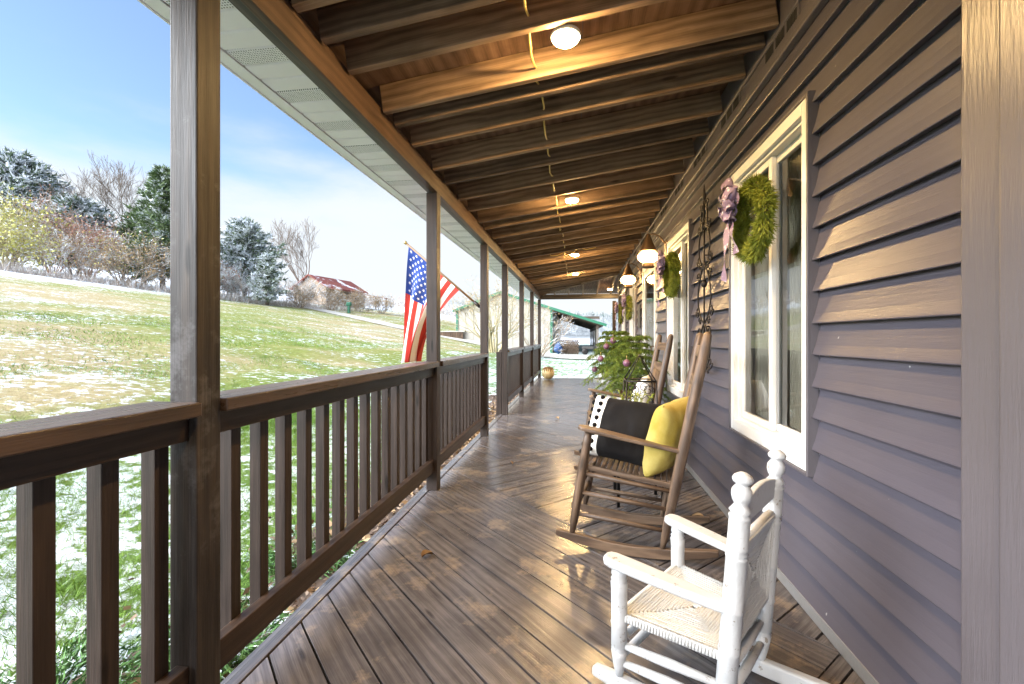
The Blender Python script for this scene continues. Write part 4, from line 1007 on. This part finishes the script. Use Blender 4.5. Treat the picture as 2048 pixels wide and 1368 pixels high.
# wraps over the rails
for i in range(4):
    a, b = Vector(cs[i]), Vector(cs[(i+1) % 4]); ln = (b-a).length; m_ = int(ln/.0088); outd = ((a+b)/2-Vector((0, 0, SZ_))); outd.z = 0; outd.normalize()
    for k in range(1, m_):
        p = a.lerp(b, k/m_); mb.tube([p+Vector((0, 0, .002))-outd*.006, p+outd*.009+Vector((0, 0, -.002)), p+outd*.010+Vector((0, 0, -.012)), p-outd*.004+Vector((0, 0, -.019))], .0046, 5)
mb.build('woven_seat', M['cord'], wc)
def bp(z, y): return Vector((BX+.074*(z-.04), y, z))
mb = MB(); n = 12; poly = [(-.155, .655), (.155, .655)]+[(.155-.31*k/n, .715+.022*math.sin(math.pi*k/n)) for k in range(n+1)]
mb.prism(poly, -.009, .009, lambda p: Vector((BX+.074*(p.y-.04)-.006+p.z-.075, 0, 0))+Vector((.075, p.x, p.y-.06))); mb.build('top_slat', WP, wc, bevel=.004)
mb = MB(); a, b = bp(.545, -.16), bp(.545, .16); mb.tube([a, b], .014, 10); mb.build('back_rail', WP, wc)
mb = MB(); a, b = bp(.27, -.16), bp(.27, .16); mb.tube([a, b], .014, 10); mb.build('back_rail', WP, wc)
cb = [bp(.545, -.15)+Vector((.012, 0, 0)), bp(.275, -.15)+Vector((.012, 0, 0)), bp(.275, .15)+Vector((.012, 0, 0)), bp(.545, .15)+Vector((.012, 0, 0))]
mb = rush(cb, (1, 0, .07), 17, .0050, .012); m2 = rush([c-Vector((.022, 0, 0)) for c in cb], (-1, 0, 0), 17, .0056, .008); mb.add(m2.v, m2.f, 0, True)
for i in (0, 2):
    a, b = cb[i], cb[i+1]; m_ = int((b-a).length/.0088); s_ = -1 if i == 0 else 1
    for k in range(1, m_):
        p = a.lerp(b, k/m_); mb.tube([p, p+Vector((-.004, s_*.009, 0)), p+Vector((-.018, s_*.009, 0)), p+Vector((-.024, 0, 0))], .0045, 5)
mb.build('woven_back', M['cord'], wc)

# ------------------------------------------------------------------ flag
fl = thing('flag', 'american flag hanging from an angled pole on a porch post', 'flag', (-1.09, 5.035, 1.45))
base = Vector((-.005, 0, 0)); tip = Vector((-.845, -.02, .72)); pd = (tip-base).normalized()
mb = MB(); mb.tube([base-pd*.02, tip+pd*.02], .0125, 10); mb.build('pole', M['pole'], fl)
mb = MB(); mb.lathe([(.006, 0), (.018, .01), (.02, .03), (.012, .045), (.001, .05)], 12, tip+pd*.02, pd); mb.build('finial', M['brass'], fl)
mb = MB(); mb.box((.002, 0, -.0), (.012, .05, .11)); mb.tube([base-pd*.0, base+pd*.09], .018, 10, cap=True); mb.build('bracket', M['iron'], fl)
HA, HB = tip-pd*.01, tip-pd*.80        # hoist runs along the pole
def flag_pt(u, v):
    top = HA.lerp(HB, u); 
    bot = Vector((-.962+.235*u**.9, .05*math.sin(u*9), -.64+.02*u))    # gathered hem
    mid = top.lerp(bot, .5)+Vector((-.02-.18*u*u, .03*math.sin(u*7), .05*u*u))
    p = top*(1-v)**2+mid*2*v*(1-v)+bot*v*v
    fold = (.03+.05*v)*math.sin(u*15+1.2*v)*min(1, v*3)
    return p+Vector((fold*.25, fold, 0))
NU, NV = 65, 60; vs = [flag_pt(i/NU, j/NV) for j in range(NV+1) for i in range(NU+1)]; mb = MB()
fcs = {0: [], 1: [], 2: []}
for j in range(NV):
    for i in range(NU):
        st_ = i//5; canton = j/NV < .40 and st_ < 7
        fcs[2 if canton else (0 if st_ % 2 == 0 else 1)].append((j*(NU+1)+i, j*(NU+1)+i+1, (j+1)*(NU+1)+i+1, (j+1)*(NU+1)+i))
for k in fcs: mb.add(vs, fcs[k], k, True)
cloth = mb.build('cloth', [M['flagred'], M['flagwhite'], M['flagblue']], fl)
mb = MB()
for r_ in range(9):
    for c in range(6 if r_ % 2 == 0 else 5):
        u0 = (r_+1)/10*7/13; v0 = ((2*c+1) if r_ % 2 == 0 else (2*c+2))/12*.40
        for sd in (-1, 1):
            pts = []
            for q in range(10):
                a = q*math.pi/5; rr = .0215 if q % 2 == 0 else .0085
                u1, v1 = u0+rr*math.sin(a)/.80*1.0, v0+rr*math.cos(a)/1.38
                p = Vector(flag_pt(u1, v1)); e1 = flag_pt(u1+.01, v1)-p; e2 = flag_pt(u1, v1+.01)-p; nrm = e1.cross(e2).normalized(); pts.append(p+nrm*sd*.004)
            ctr = sum(pts, Vector())/10; mb.add(pts+[ctr], [(q, (q+1) % 10, 10) for q in range(10)])
mb.build('stars', M['flagwhite'], cloth)

# ------------------------------------------------------------------ trees and shrubs
def conifer(lab, x, y, h, r, seed, mat='cedar', n=9000, shape=.75, group='evergreens on the hillside', zoff=0, sp=.55):
    t = thing('evergreen_tree', lab, 'evergreen tree', (x, y, gz(x, y)-.1+zoff), 0, group); rng = np.random.default_rng(seed)
    mb = MB(); mb.tube([(0, 0, 0), (.05*h*.1, 0, h*.5), (0, 0, h*.93)], [.035*h**.7+.06, .03*h**.7, .02], 7); mb.build('trunk', M['bark'], t)
    nb = n//26; vs, fs, o = [], [], 0; bm2 = MB()
    for k in range(nb):
        u = rng.uniform(.03, 1)**.9; z = h*(.06+.92*u); R_ = r*((1-u)**shape)*(1.0 if u > .12 else .6+.4*u/.12)+.05*h*.3*(1-u)
        a = rng.uniform(0, 2*np.pi); R_ *= .74+.22*math.sin(a*2+u*5+seed)+.24*math.sin(a*5-u*17+seed*2)+.22*rng.normal(); R_ = max(R_, .1)
        st = rng.uniform(.25, .75); dirn = np.array([math.cos(a), math.sin(a), rng.uniform(-.05, .45)])
        p0 = np.array([0, 0, z])+dirn*R_*st; L_ = R_*(1-st)+.12*h*.25
        m_ = 26; q = rng.uniform(0, 1, m_)[:, None]; c = p0+dirn*L_*q+rng.normal(size=(m_, 3))*np.array([.09, .09, .05])*sp*2
        d = unit(dirn*.8+rng.normal(size=(m_, 3))*.55+np.array([0, 0, .1])); v, f = cards(c, d, sp*rng.uniform(.5, 1.2, m_), sp*.30*rng.uniform(.6, 1.3, m_), rng); vs.append(v); fs.append(f+o); o += len(v)
        if k % 9 == 0: bm2.tube([(0, 0, max(.2, z-R_*.2)), tuple(p0+dirn*L_*.4)], [.03, .01], 4)
    bm2.build('limbs', M['bark'], t)
    mesh_np('crown', np.concatenate(vs), np.concatenate(fs), M[mat], t)
    return t
def grow(mb, p, d, ln, r, lev, maxlev, rng, tips, spread=.55, nch=(2, 4), seg=3, up=.12, n=4, rmin=.004):
    pts = [p]; dd = d.copy()
    for k in range(seg):
        dd = unit(dd+rng.normal(size=3)*.12+np.array([0, 0, up*.4])); pts.append(pts[-1]+dd*ln/seg)
    r1 = r*.62; r1 = max(r1, rmin*.8); mb.tube([tuple(q) for q in pts], list(np.linspace(r, r1, seg+1)), n if lev < 2 else 3, cap=False)
    if lev >= maxlev: tips.append((pts[-1], dd)); return
    nc = rng.integers(nch[0], nch[1]+1)
    for k in range(nc):
        ax = rng.normal(size=3); nd_ = unit(dd+unit(ax-dd*np.dot(ax, dd))*rng.uniform(.6, 1.2)*spread+np.array([0, 0, up])); at = pts[-1] if k == 0 else pts[rng.integers(max(1, seg-2), seg+1)]
        grow(mb, at, nd_, ln*rng.uniform(.6, .85), max(r1*.82, rmin), lev+1, maxlev, rng, tips, spread, nch, seg, up, n, rmin)
def bare_tree(lab, x, y, h, seed, lev=5, r=.16, spread=.5, first=.30, name='bare_tree', stems=1, mat='bark', leaf=None, nch=(2, 3), group='bare trees', up=.12, lean=0, rmin=None):
    t = thing(name, lab, 'tree' if name == 'bare_tree' else 'shrub', (x, y, gz(x, y)-.08), 0, group); rng = np.random.default_rng(seed); tips = []; mb = MB()
    for s_ in range(stems):
        a = 2*np.pi*s_/max(1, stems)+rng.uniform(-.4, .4); d = unit(np.array([math.cos(a)*lean, math.sin(a)*lean, 1.0]))
        grow(mb, np.array([math.cos(a), math.sin(a), 0])*.06*stems*.5, d, h*first, r, 0, lev, rng, tips, spread, nch, 3, up, 6, rmin or max(.004, .00021*math.hypot(x, y)))
    mb.build('branches', M[mat], t)
    if leaf:
        mt, k, ln, wd = leaf; b = np.array([p for p, d in tips for _ in range(k)]); dr_ = np.array([d for p, d in tips for _ in range(k)])
        b = b+rng.normal(size=b.shape)*ln*1.6-dr_*rng.uniform(0, ln*3, (len(b), 1)); d = unit(dr_*.5+rng.normal(size=b.shape)); v, f = leaf_quads(b, d, ln*rng.uniform(.6, 1.3, len(b)), wd*rng.uniform(.6, 1.3, len(b)), rng); mesh_np('leaves', v, f, M[mt], t)
    return t
conifer('big snow dusted evergreen at the left edge behind the thicket', -58.8, 40.0, 12.0, 6.2, 1, 'cedarsnow', 15000, .5, sp=.75)
conifer('low snowy evergreen sloping right of the biggest one', -51.5, 40.5, 8.3, 4.4, 2, 'cedarsnow', 9000, .6, sp=.7)
conifer('tall loose cedar partly hidden by the nearest porch post', -40.9, 39.8, 12.4, 3.1, 3, 'cedar', 11000, .8, sp=.6)
conifer('dark cedar low behind the thicket left of the tall cedar', -46.5, 43.0, 8.6, 3.0, 33, 'cedar', 7000, .7, sp=.6)
conifer('rounded snowy juniper just right of the nearest porch post', -37.6, 47.0, 9.2, 3.9, 4, 'cedarsnow', 12000, .5, sp=.65)
conifer('small snow capped cedar with dark base at the end of the thicket', -32.3, 43.6, 5.4, 1.7, 5, 'cedarsnow', 7000, .65, sp=.42)
bare_tree('tall bare tree rising above the thicket at the left', -51.5, 45.0, 16.5, 12, 6, .17, .5, .26, nch=(2, 4))
bare_tree('thin leaning bare tree beside the tall one above the thicket', -54.5, 42.0, 14, 15, 6, .13, .5, .25, nch=(2, 3))
bare_tree('rounded bare tree behind the red roofed house', -42.5, 66.6, 15.5, 24, 6, .15, .36, .26, stems=4, lean=.16, nch=(2, 3))
bare_tree('small bare tree beyond the lawn, left of the flag', -28.5, 78, 5.2, 22, 5, .09, .5, .25, nch=(2, 3))
bare_tree('multi stemmed bare tree in front of the beige barn', -5.1, 27.5, 7.6, 31, 5, .085, .5, .21, stems=8, lean=.5, mat='twigyellow', leaf=('tanleaf', 1, .09, .05), nch=(2, 3), up=.05)
bare_tree('spreading bare bush at the right corner of the barn', -2.6, 30.5, 5.6, 35, 5, .06, .55, .22, stems=6, lean=.6, mat='twig', leaf=('tanleaf', 1, .08, .05), nch=(2, 3), up=.04)
shr = [ # x, y, h, mat, leaf, label
 (-50.5, 33.5, 7.4, 'twigyellow', ('yellowleaf', 3, .30, .17), 'yellow leafed shrub at the far left of the thicket'),
 (-46.5, 31.2, 4.6, 'twigyellow', ('yellowleaf', 2, .28, .15), 'lower pale yellow shrub in front at the left edge'),
 (-50.0, 37.0, 8.3, 'twigred', ('redleaf', 1, .2, .10), 'tall brown red shrub behind the yellow one'),
 (-46.0, 37.0, 6.8, 'twigred', ('redleaf', 2, .22, .11), 'reddest bushy shrub in the middle of the thicket'),
 (-43.5, 33.6, 4.6, 'twigsnow', ('tanleaf', 1, .2, .10), 'arching snowy shrub at the front of the thicket'),
 (-42.5, 37.3, 5.8, 'twig', ('yellowleaf', 1, .22, .12), 'tan shrub with a few yellow leaves near the nearest post'),
 (-39.6, 35.8, 4.8, 'twig', ('tanleaf', 2, .2, .10), 'brown dense shrub left of the nearest post'),
 (-37.2, 38.6, 4.6, 'twigsnow', ('tanleaf', 1, .2, .10), 'snowy shrub hidden partly by the nearest post'),
 (-36.6, 43.4, 5.0, 'twigsnow', ('redleaf', 1, .16, .08), 'pinkish grey snowy shrub below the rounded juniper'),
 (-34.6, 43.2, 3.6, 'twigsnow', None, 'low snow covered shrub left of the small cedar'),
 (-31.6, 48.2, 4.2, 'twig', ('tanleaf', 1, .16, .08), 'brown shrub just right of the small cedar'),
 (-30.6, 53.0, 4.2, 'twig', ('tanleaf', 1, .16, .08), 'wide brown shrub in front of the red roofed house'),
 (-29.2, 58.0, 3.8, 'twig', ('tanleaf', 1, .16, .08), 'brown snowy shrub under the red roof edge'),
 (-27.0, 60.0, 3.5, 'twig', ('tanleaf', 1, .16, .08), 'round brown shrub at the right end of the row by the mailbox'),
 (-35.5, 55.0, 5.0, 'twigsnow', None, 'pale snowy shrub behind the small cedar')]
for k, (x, y, h, mt, lf, lab) in enumerate(shr):
    bare_tree(lab, x, y, h*(1.14 if k < 8 else 1.0 if k < 10 else .78 if k == 10 else 1.0), 50+k, 4, .05, .72, .30, 'shrub', 9, mt, lf, (2, 4), 'shrubs along the top of the lawn', .03, .55)
# dry stalks fringe along the lawn edge
rng = np.random.default_rng(77); n = 5200; q = rng.uniform(0, 1, n); pth = np.array([(-48, 27.5), (-43.6, 30.5), (-38.6, 36), (-35, 41.5), (-33.5, 46), (-33, 52), (-30, 58)])
f_ = q*(len(pth)-1); i0 = np.minimum(f_.astype(int), len(pth)-2); c = pth[i0]+(pth[i0+1]-pth[i0])*(f_-i0)[:, None]+rng.normal(size=(n, 2))*.9
b = np.column_stack([c, ground_z(c[:, 0], c[:, 1])-.03]); d = unit(np.column_stack([rng.normal(size=(n, 2))*.35, np.ones(n)])); v, f = cards(b, d, rng.uniform(.4, 1.3, n), rng.uniform(.02, .05, n), rng)
o = mesh_np('dry_grass', v, f, M['twigsnow']); o['kind'] = 'stuff'; tag(o, 'dry snowy stalks along the edge of the thicket', 'grass')

# ------------------------------------------------------------------ far house, mailbox, barn
t = thing('red_roof_house', 'low house with a red metal roof half hidden by shrubs on the hill', 'house', (-39.5, 68.5, gz(-39.5, 68.5)-.3), R(78)); t.scale = (.85, .85, .85)
mb = MB(); mb.span((-5.2, -3.6, 0), (5.0, 3.6, 3.1)); mb.build('wall', M['housewall'], t)
mb = MB()
for s_ in (-1, 1):
    A = [(-5.7, s_*4.3, 2.85), (-5.7, 0, 5.3), (5.6, 0, 5.3), (5.6, s_*4.3, 2.85)]; up = [(a, b_, c+.14) for a, b_, c in A]
    mb.add(A+up, [(0, 1, 2, 3), (7, 6, 5, 4), (0, 4, 5, 1), (1, 5, 6, 2), (2, 6, 7, 3), (3, 7, 4, 0)])
mb.build('roof', M['redroof'], t)
mb = MB(); mb.add([(-5.2, -3.6, 3.1), (-5.2, 3.6, 3.1), (-5.2, 0, 5.2), (-5.1, -3.6, 3.1), (-5.1, 3.6, 3.1), (-5.1, 0, 5.2)], [(0, 1, 2), (5, 4, 3), (0, 3, 4, 1), (1, 4, 5, 2), (2, 5, 3, 0)]); mb.build('gable', M['housewall'], t)
mb = MB(); A = [(-5.0, -4.2, 2.82), (9.4, -4.2, 2.35), (9.4, -6.4, 1.95), (-5.0, -6.4, 2.45)]; mb.add(A+[(a, b_, c+.12) for a, b_, c in A], [(3, 2, 1, 0), (4, 5, 6, 7), (0, 4, 7, 3), (1, 2, 6, 5), (0, 1, 5, 4), (2, 3, 7, 6)]); mb.build('porch_roof', M['redroof'], t)
for x in (8.9, 5.5, 2): 
    mb = MB(); mb.span((x-.07, -6.2, -.3), (x+.07, -6.06, 2.25)); mb.build('porch_post', M['housewall'], t)
for x in (-2.5, 2.2):
    mb = MB(); mb.span((x-.5, -3.64, 1.1), (x+.5, -3.61, 2.3)); mb.build('window', M['plate'], t)
mx, my = -27.4, 51.6
t = thing('mailbox', 'dark green mailbox on a post beside the driveway', 'mailbox', (mx, my, gz(mx, my)))
mb = MB(); mb.span((-.14, -.14, -.1), (.14, .14, .85)); mb.build('post', M['green'], t, bevel=.02)
mb = MB(); mb.box((0, 0, 1.12), (.62, .4, .5)); mb.build('box', M['green'], t, bevel=.12, seg=3)
mb = MB(); mb.box((-.36, 0, .98), (.24, .36, .06)); mb.build('shelf', M['green'], t, bevel=.01)

bz = -.4
barn = thing('barn', 'beige metal barn with green trim and an open lean-to roof', 'barn', (-6.2, 39, 0))
BO = Vector((6.2, -39, 0)); BD = 59
def bb_(mb, name, m, **k):
    o = mb.build(name, m, barn, **k); o.location = BO; return o
XL_, XP, XR_, XE = -10.3, -6.5, -2.2, 2.05; ZL, ZP, ZE = 3.55, 5.0, 2.27
def zr_(x): return ZL+(ZP-ZL)*(x-XL_)/(XP-XL_) if x < XP else ZP+(ZE-ZP)*(x-XP)/(XE-XP)
mb = MB(); nrib = 36; xs_ = np.linspace(XL_, XR_, nrib*2+1)
for k in range(nrib*2):      # ribbed sheet: shallow steps
    xa, xb = xs_[k], xs_[k+1]; dy = .03 if k % 6 == 0 else 0
    mb.add([(xa, 38-dy, bz), (xb, 38-dy, bz), (xb, 38-dy, zr_(xb)-.02), (xa, 38-dy, zr_(xa)-.02)], [(0, 1, 2, 3)])
mb.add([(XL_, 38, bz), (XL_, BD, bz), (XL_, BD, ZL), (XL_, 38, ZL)], [(0, 3, 2, 1)]); mb.add([(XR_, 38, bz), (XR_, BD, bz), (XR_, BD, zr_(XR_)), (XR_, 38, zr_(XR_))], [(0, 1, 2, 3)])
mb.add([(XL_, BD, bz), (XR_, BD, bz), (XR_, BD, zr_(XR_)), (XP, BD, ZP), (XL_, BD, ZL)], [(4, 3, 2, 1, 0)])
bb_(mb, 'wall', M['barnwall'])
mb = MB(); e = .14
for (xa, za), (xb, zb) in (((XL_-.3, ZL-.11), (XP, ZP)), ((XP, ZP), (XE+.25, ZE-.08))):
    A = [(xa, 37.75, za), (xa, BD+.3, za), (xb, BD+.3, zb), (xb, 37.75, zb)]; mb.add(A+[(a, b_, c+.06) for a, b_, c in A], [(0, 3, 2, 1), (4, 5, 6, 7), (0, 1, 5, 4), (1, 2, 6, 5), (2, 3, 7, 6), (3, 0, 4, 7)])
bb_(mb, 'roof', M['green'])
mb = MB()
for (xa, za), (xb, zb) in (((XL_-.3, ZL-.11), (XP, ZP)), ((XP, ZP), (XE+.25, ZE-.08))): mb.bar((xa, 37.72, za-.06), (xb, 37.72, zb-.06), .05, .2)
bb_(mb, 'rake_trim', M['green'])
mb = MB(); mb.span((XL_-.06, 37.93, bz), (XL_+.12, 38.06, ZL)); bb_(mb, 'corner_trim', M['green'])
mb = MB(); mb.span((XR_-.1, 37.93, bz), (XR_+.1, 38.06, zr_(XR_)-.05)); bb_(mb, 'corner_trim', M['green'])
mb = MB()
for y in np.arange(38.1, BD, 1.6): mb.bar((XR_, y, zr_(XR_)-.16), (XE, y, ZE-.16), .06, .18)
bb_(mb, 'lean_to_rafters', M['barnroof'])
mb = MB(); mb.span((XE-.55, 38, ZE-.42), (XE-.37, BD, ZE-.14)); mb.span((XR_+.9, 37.9, zr_(XR_)-.95), (XE-.3, 38.0, zr_(XR_)-.75)); bb_(mb, 'lean_to_beam', M['barnroof'])
for y in (38.2, 43, 49, 57):
    mb = MB(); mb.span((XE-.55, y-.09, -.5), (XE-.37, y+.09, ZE-.4)); bb_(mb, 'lean_to_post', M['barnpost'])
# firewood, tarp, cart under the lean-to
t = thing('firewood_stack', 'stack of split firewood under the lean-to', 'firewood', (-.55, 36.9, gz(-.55, 36.9)))
random.seed(5)
for r_ in range(9):
    for k in range(10):
        mb = MB(); x = -.75+k*.14+(.07 if r_ % 2 else 0); mb.tube([(x, -.25+random.uniform(-.05, .05), .08+r_*.125), (x, .3, .08+r_*.125)], random.uniform(.07, .084), 6, smooth=False); mb.build('log', M['firewood'], t)
t = thing('blue_tarp', 'crumpled blue tarp bundle beside the firewood', 'tarp', (-1.55, 36.0, gz(-1.55, 36)))
mb = MB(); mb.grid(lambda u, v: (.34*math.sin(math.pi*v)*math.cos(2*math.pi*u)*(1+.3*mnoise.noise(Vector((u*6, v*6, 1)))), .35*math.sin(math.pi*v)*math.sin(2*math.pi*u), .95*(1-v)*(1+.25*mnoise.noise(Vector((u*5, v*5, 3))))), 28, 14); mb.build('cover', M['bluetarp'], t)
t = thing('garden_cart', 'small dark cart parked right of the firewood', 'cart', (.75, 36.2, gz(.75, 36.2)))
mb = MB(); mb.box((0, 0, .55), (.9, .5, .22)); mb.build('tray', M['plate'], t, bevel=.02)
for s_ in (-1, 1):
    mb = MB(); mb.lathe([(.05, -.04), (.22, -.04), (.25, 0), (.22, .04), (.05, .04)], 18, (-.2, s_*.28, .25), (0, 1, 0)); mb.build('wheel', M['iron'], t)
mb = MB(); mb.tube([(.4, 0, .6), (.52, 0, .95), (.52, .0, 1.0)], .025, 6); mb.tube([(.45, 0, .5), (.75, 0, .1), (1.15, 0, .03)], .04, 6); mb.build('handle', M['iron'], t)
t = thing('timber_wall', 'low dark timber retaining wall at the left of the barn', 'wall', (-11.2, 37.6, gz(-11.2, 37.6)-.2))
mb = MB()
for k in range(16): mb.box((-1.1+k*.17, .1, .35+random.uniform(-.03, .03)), (.15, .14, .7))
mb.build('stakes', M['firewood'], t)
mb = MB(); mb.span((-1.3, -.02, .62), (1.7, .3, .72)); mb.build('cap', M['concrete'], t)
t = thing('stone_step', 'flat stone slab stepping off the far end of the deck', 'step', (-.1, 13.05, gz(-.1, 13)))
mb = MB(); mb.prism([(-.55, -.4), (.5, -.42), (.62, .3), (.5, .75), (-.4, .7), (-.6, .2)], -.1, .13); mb.build('slab', M['concrete'], t, bevel=.02)

# ------------------------------------------------------------------ far hills and woods
def hill(x, y):
    return (np.clip(1-((x-25)/95)**2, 0, 1)*3.2*smst(y, 135, 230)+(.8+.2*np.sin(x*.06))*1.2*smst(y, 125, 210))
hx = np.linspace(-130, 190, 65); hy = np.linspace(120, 320, 34); HXg, HYg = np.meshgrid(hx, hy); HZ = ground_z(HXg, HYg)-.4+hill(HXg, HYg)
ii, jj = np.meshgrid(np.arange(64), np.arange(33)); k0 = (jj*65+ii).ravel()
ho = mesh_np('hills', np.stack([HXg, HYg, HZ], -1).reshape(-1, 3), np.stack([k0, k0+1, k0+66, k0+65], 1), M['fartree'], smooth=True); ho['kind'] = 'structure'
rng = np.random.default_rng(11)
def wood_mass(n, xr, yr, h0, h1, per, wdt, con, seed):
    rng = np.random.default_rng(seed); x = rng.uniform(*xr, n); y = rng.uniform(*yr, n); z = ground_z(x, y)-.4+hill(x, y); h = rng.uniform(h0, h1, n)
    if con:
        B, D, Ln, Wd = [], [], [], []
        u = rng.uniform(0, 1, (n, per)); a = rng.uniform(0, 2*np.pi, (n, per)); rr = h[:, None]*.2*(1-u)+.1
        b = np.stack([x[:, None]+np.cos(a)*rr*.4, y[:, None]+np.sin(a)*rr*.4, z[:, None]+h[:, None]*(.12+.86*u)], -1).reshape(-1, 3); d = unit(np.stack([np.cos(a), np.sin(a), .35+0*a], -1).reshape(-1, 3)); ln = (rr*1.1).ravel(); w = (rr*.7).ravel()
    else:
        u = rng.uniform(0, 1, (n, per)); a = rng.uniform(0, 2*np.pi, (n, per)); rr = h[:, None]*.26*np.sin(np.pi*np.clip(u*.8+.2, 0, 1))*rng.uniform(.2, 1, (n, per))
        b = np.stack([x[:, None]+np.cos(a)*rr, y[:, None]+np.sin(a)*rr, z[:, None]+h[:, None]*(.2+.65*u)], -1).reshape(-1, 3); d = unit(np.stack([np.cos(a)*.5, np.sin(a)*.5, 1+0*a], -1).reshape(-1, 3)+rng.normal(size=b.shape)*.25); ln = (h[:, None]*.17+0*u).ravel(); w = np.full(len(ln), wdt)
    v, f = cards(b, d, ln, w, rng); return v, f
v1, f1 = wood_mass(2400, (-40, 160), (128, 235), 5, 8, 46, .16, False, 1)
o = mesh_np('bare_wood', v1, f1, M['fartree']); o['kind'] = 'stuff'; tag(o, 'haze-tinted frosted bare woods covering the distant hill', 'woods')
v1, f1 = wood_mass(420, (-5, 85), (200, 245), 6, 9.5, 60, .4, True, 2)
o = mesh_np('pine_wood', v1, f1, M['farpine']); o['kind'] = 'stuff'; tag(o, 'dark pine tops along the distant ridge', 'woods')
v1, f1 = wood_mass(220, (-110, -30), (92, 125), 2, 4.5, 46, .2, False, 4)
o = mesh_np('hedgerow', v1, f1, M['twigsnow']); o['kind'] = 'stuff'; tag(o, 'bare hedgerow trees beyond the lawn near the flag', 'woods')

# ------------------------------------------------------------------ near ground cover
rng = np.random.default_rng(21)
def blades(n, xr, yr, ln, wd):
    x = xr[0]+(xr[1]-xr[0])*rng.uniform(0, 1, n)**1.0; y = rng.uniform(*yr, n); cl = np.sin(x*3.1+1.7*np.sin(y*1.3))*np.sin(y*2.7+1.3*np.sin(x*1.9)); keep = cl > rng.uniform(-1.3, 1.0, n); x, y = x[keep], y[keep]; n = len(x)
    b = np.column_stack([x, y, ground_z(x, y)-.01]); d = unit(np.column_stack([rng.normal(size=(n, 2))*.75, np.ones(n)*.8])); return cards(b, d, ln*rng.uniform(.5, 1.3, n), wd*rng.uniform(.7, 1.3, n), rng)
V, F, o_ = [], [], 0
for n, xr, yr, ln, wd in ((260000, (-4.8, -1.4), (-.5, 7), .07, .0045), (60000, (-8, -4), (-.5, 11), .06, .007), (50000, (-16, -8), (1, 22), .07, .013), (14000, (-4, 3), (13, 26), .07, .014)):
    v, f = blades(n, xr, yr, ln, wd); V.append(v); F.append(f+o_); o_ += len(v)
o = mesh_np('grass', np.concatenate(V), np.concatenate(F), M['blade']); o['kind'] = 'stuff'; tag(o, 'green grass blades poking through thin snow', 'grass')
# mulch strip along the deck: bed sheet and chips
bv, bf = [], []
for k, y in enumerate(np.linspace(-1, 13, 90)):
    w = 1.78+.16*math.sin(y*2.1)+.1*math.sin(y*5.3); bv += [(-1.09, y, -.19), (-w+.2, y, gz(-w+.2, y)+.022), (-w, y, gz(-w, y)+.012)]
    if k: j = k*3; bf += [(j-3, j-2, j+1, j), (j-2, j-1, j+2, j+1)]
o = mesh_np('mulch_bed', np.array(bv), np.array(bf), M['mulchbed'], smooth=True); o['kind'] = 'structure'
n = 9000; y = rng.uniform(-.8, 12.8, n); x = -1.12-np.abs(rng.normal(size=n))*.36; b = np.column_stack([x, y, ground_z(x, y)+.02+rng.uniform(0, .03, n)]); d = unit(np.column_stack([rng.normal(size=(n, 2)), rng.normal(size=n)*.3])); v, f = leaf_quads(b, d, rng.uniform(.02, .075, n), rng.uniform(.01, .03, n), rng)
o = mesh_np('mulch_chips', v, f, M['mulchmat']); o['kind'] = 'stuff'; tag(o, 'mulch chips and dead stems along the deck edge', 'mulch')
n = 1500; y = rng.uniform(-.5, 9, n); y[:700] = rng.uniform(4.9, 6.8, 700); x = -1.12-np.abs(rng.normal(size=n))*.3; b = np.column_stack([x, y, ground_z(x, y)+.05+rng.uniform(0, .03, n)]); d = unit(np.column_stack([rng.normal(size=(n, 2)), rng.normal(size=n)*.4])); v, f = leaf_quads(b, d, rng.uniform(.04, .09, n), rng.uniform(.025, .05, n), rng)
o = mesh_np('leaf_litter', v, f, M['deadleaf']); o['kind'] = 'stuff'; tag(o, 'brown fallen leaves beside the deck', 'leaves')
def juniper(lab, x, y, r, h, seed, n=26):
    t = thing('juniper_shrub', lab, 'shrub', (x, y, gz(x, y)), 0, 'low junipers beside the deck'); rng = np.random.default_rng(seed); mb = MB(); vs, fs, o = [], [], 0
    for k in range(n):
        a = rng.uniform(0, 2*np.pi); l = r*rng.uniform(.5, 1); q = np.linspace(0, 1, 7)[:, None]; pts = np.array([math.cos(a), math.sin(a), 0])*l*q+np.array([0, 0, 1])*(h*rng.uniform(.6, 1)*np.sin(q*1.9)); mb.tube([tuple(p) for p in pts], list(np.linspace(.007, .002, 7)), 4)
        m_ = 260; tt = rng.uniform(1.2, 6, m_); i0 = np.minimum(tt.astype(int), 5); c = pts[i0]+(pts[i0+1]-pts[i0])*(tt-i0)[:, None]+rng.normal(size=(m_, 3))*.028
        d = unit(pts[i0+1]-pts[i0]); v, f = cards(c, unit(d*.8+rng.normal(size=(m_, 3))*.5), rng.uniform(.03, .06, m_), rng.uniform(.004, .009, m_), rng); vs.append(v); fs.append(f+o); o += len(v)
    mb.build('stems', M['bark'], t); mesh_np('foliage', np.concatenate(vs), np.concatenate(fs), M['juniper'], t)
juniper('feathery green juniper seen between the nearest balusters', -1.68, 1.16, .42, .2, 1)
juniper('low juniper under the long railing near the nearest post', -1.42, 1.62, .34, .14, 2, 18)
juniper('small juniper sprigs farther along under the long railing', -1.5, 2.35, .26, .12, 3, 12)
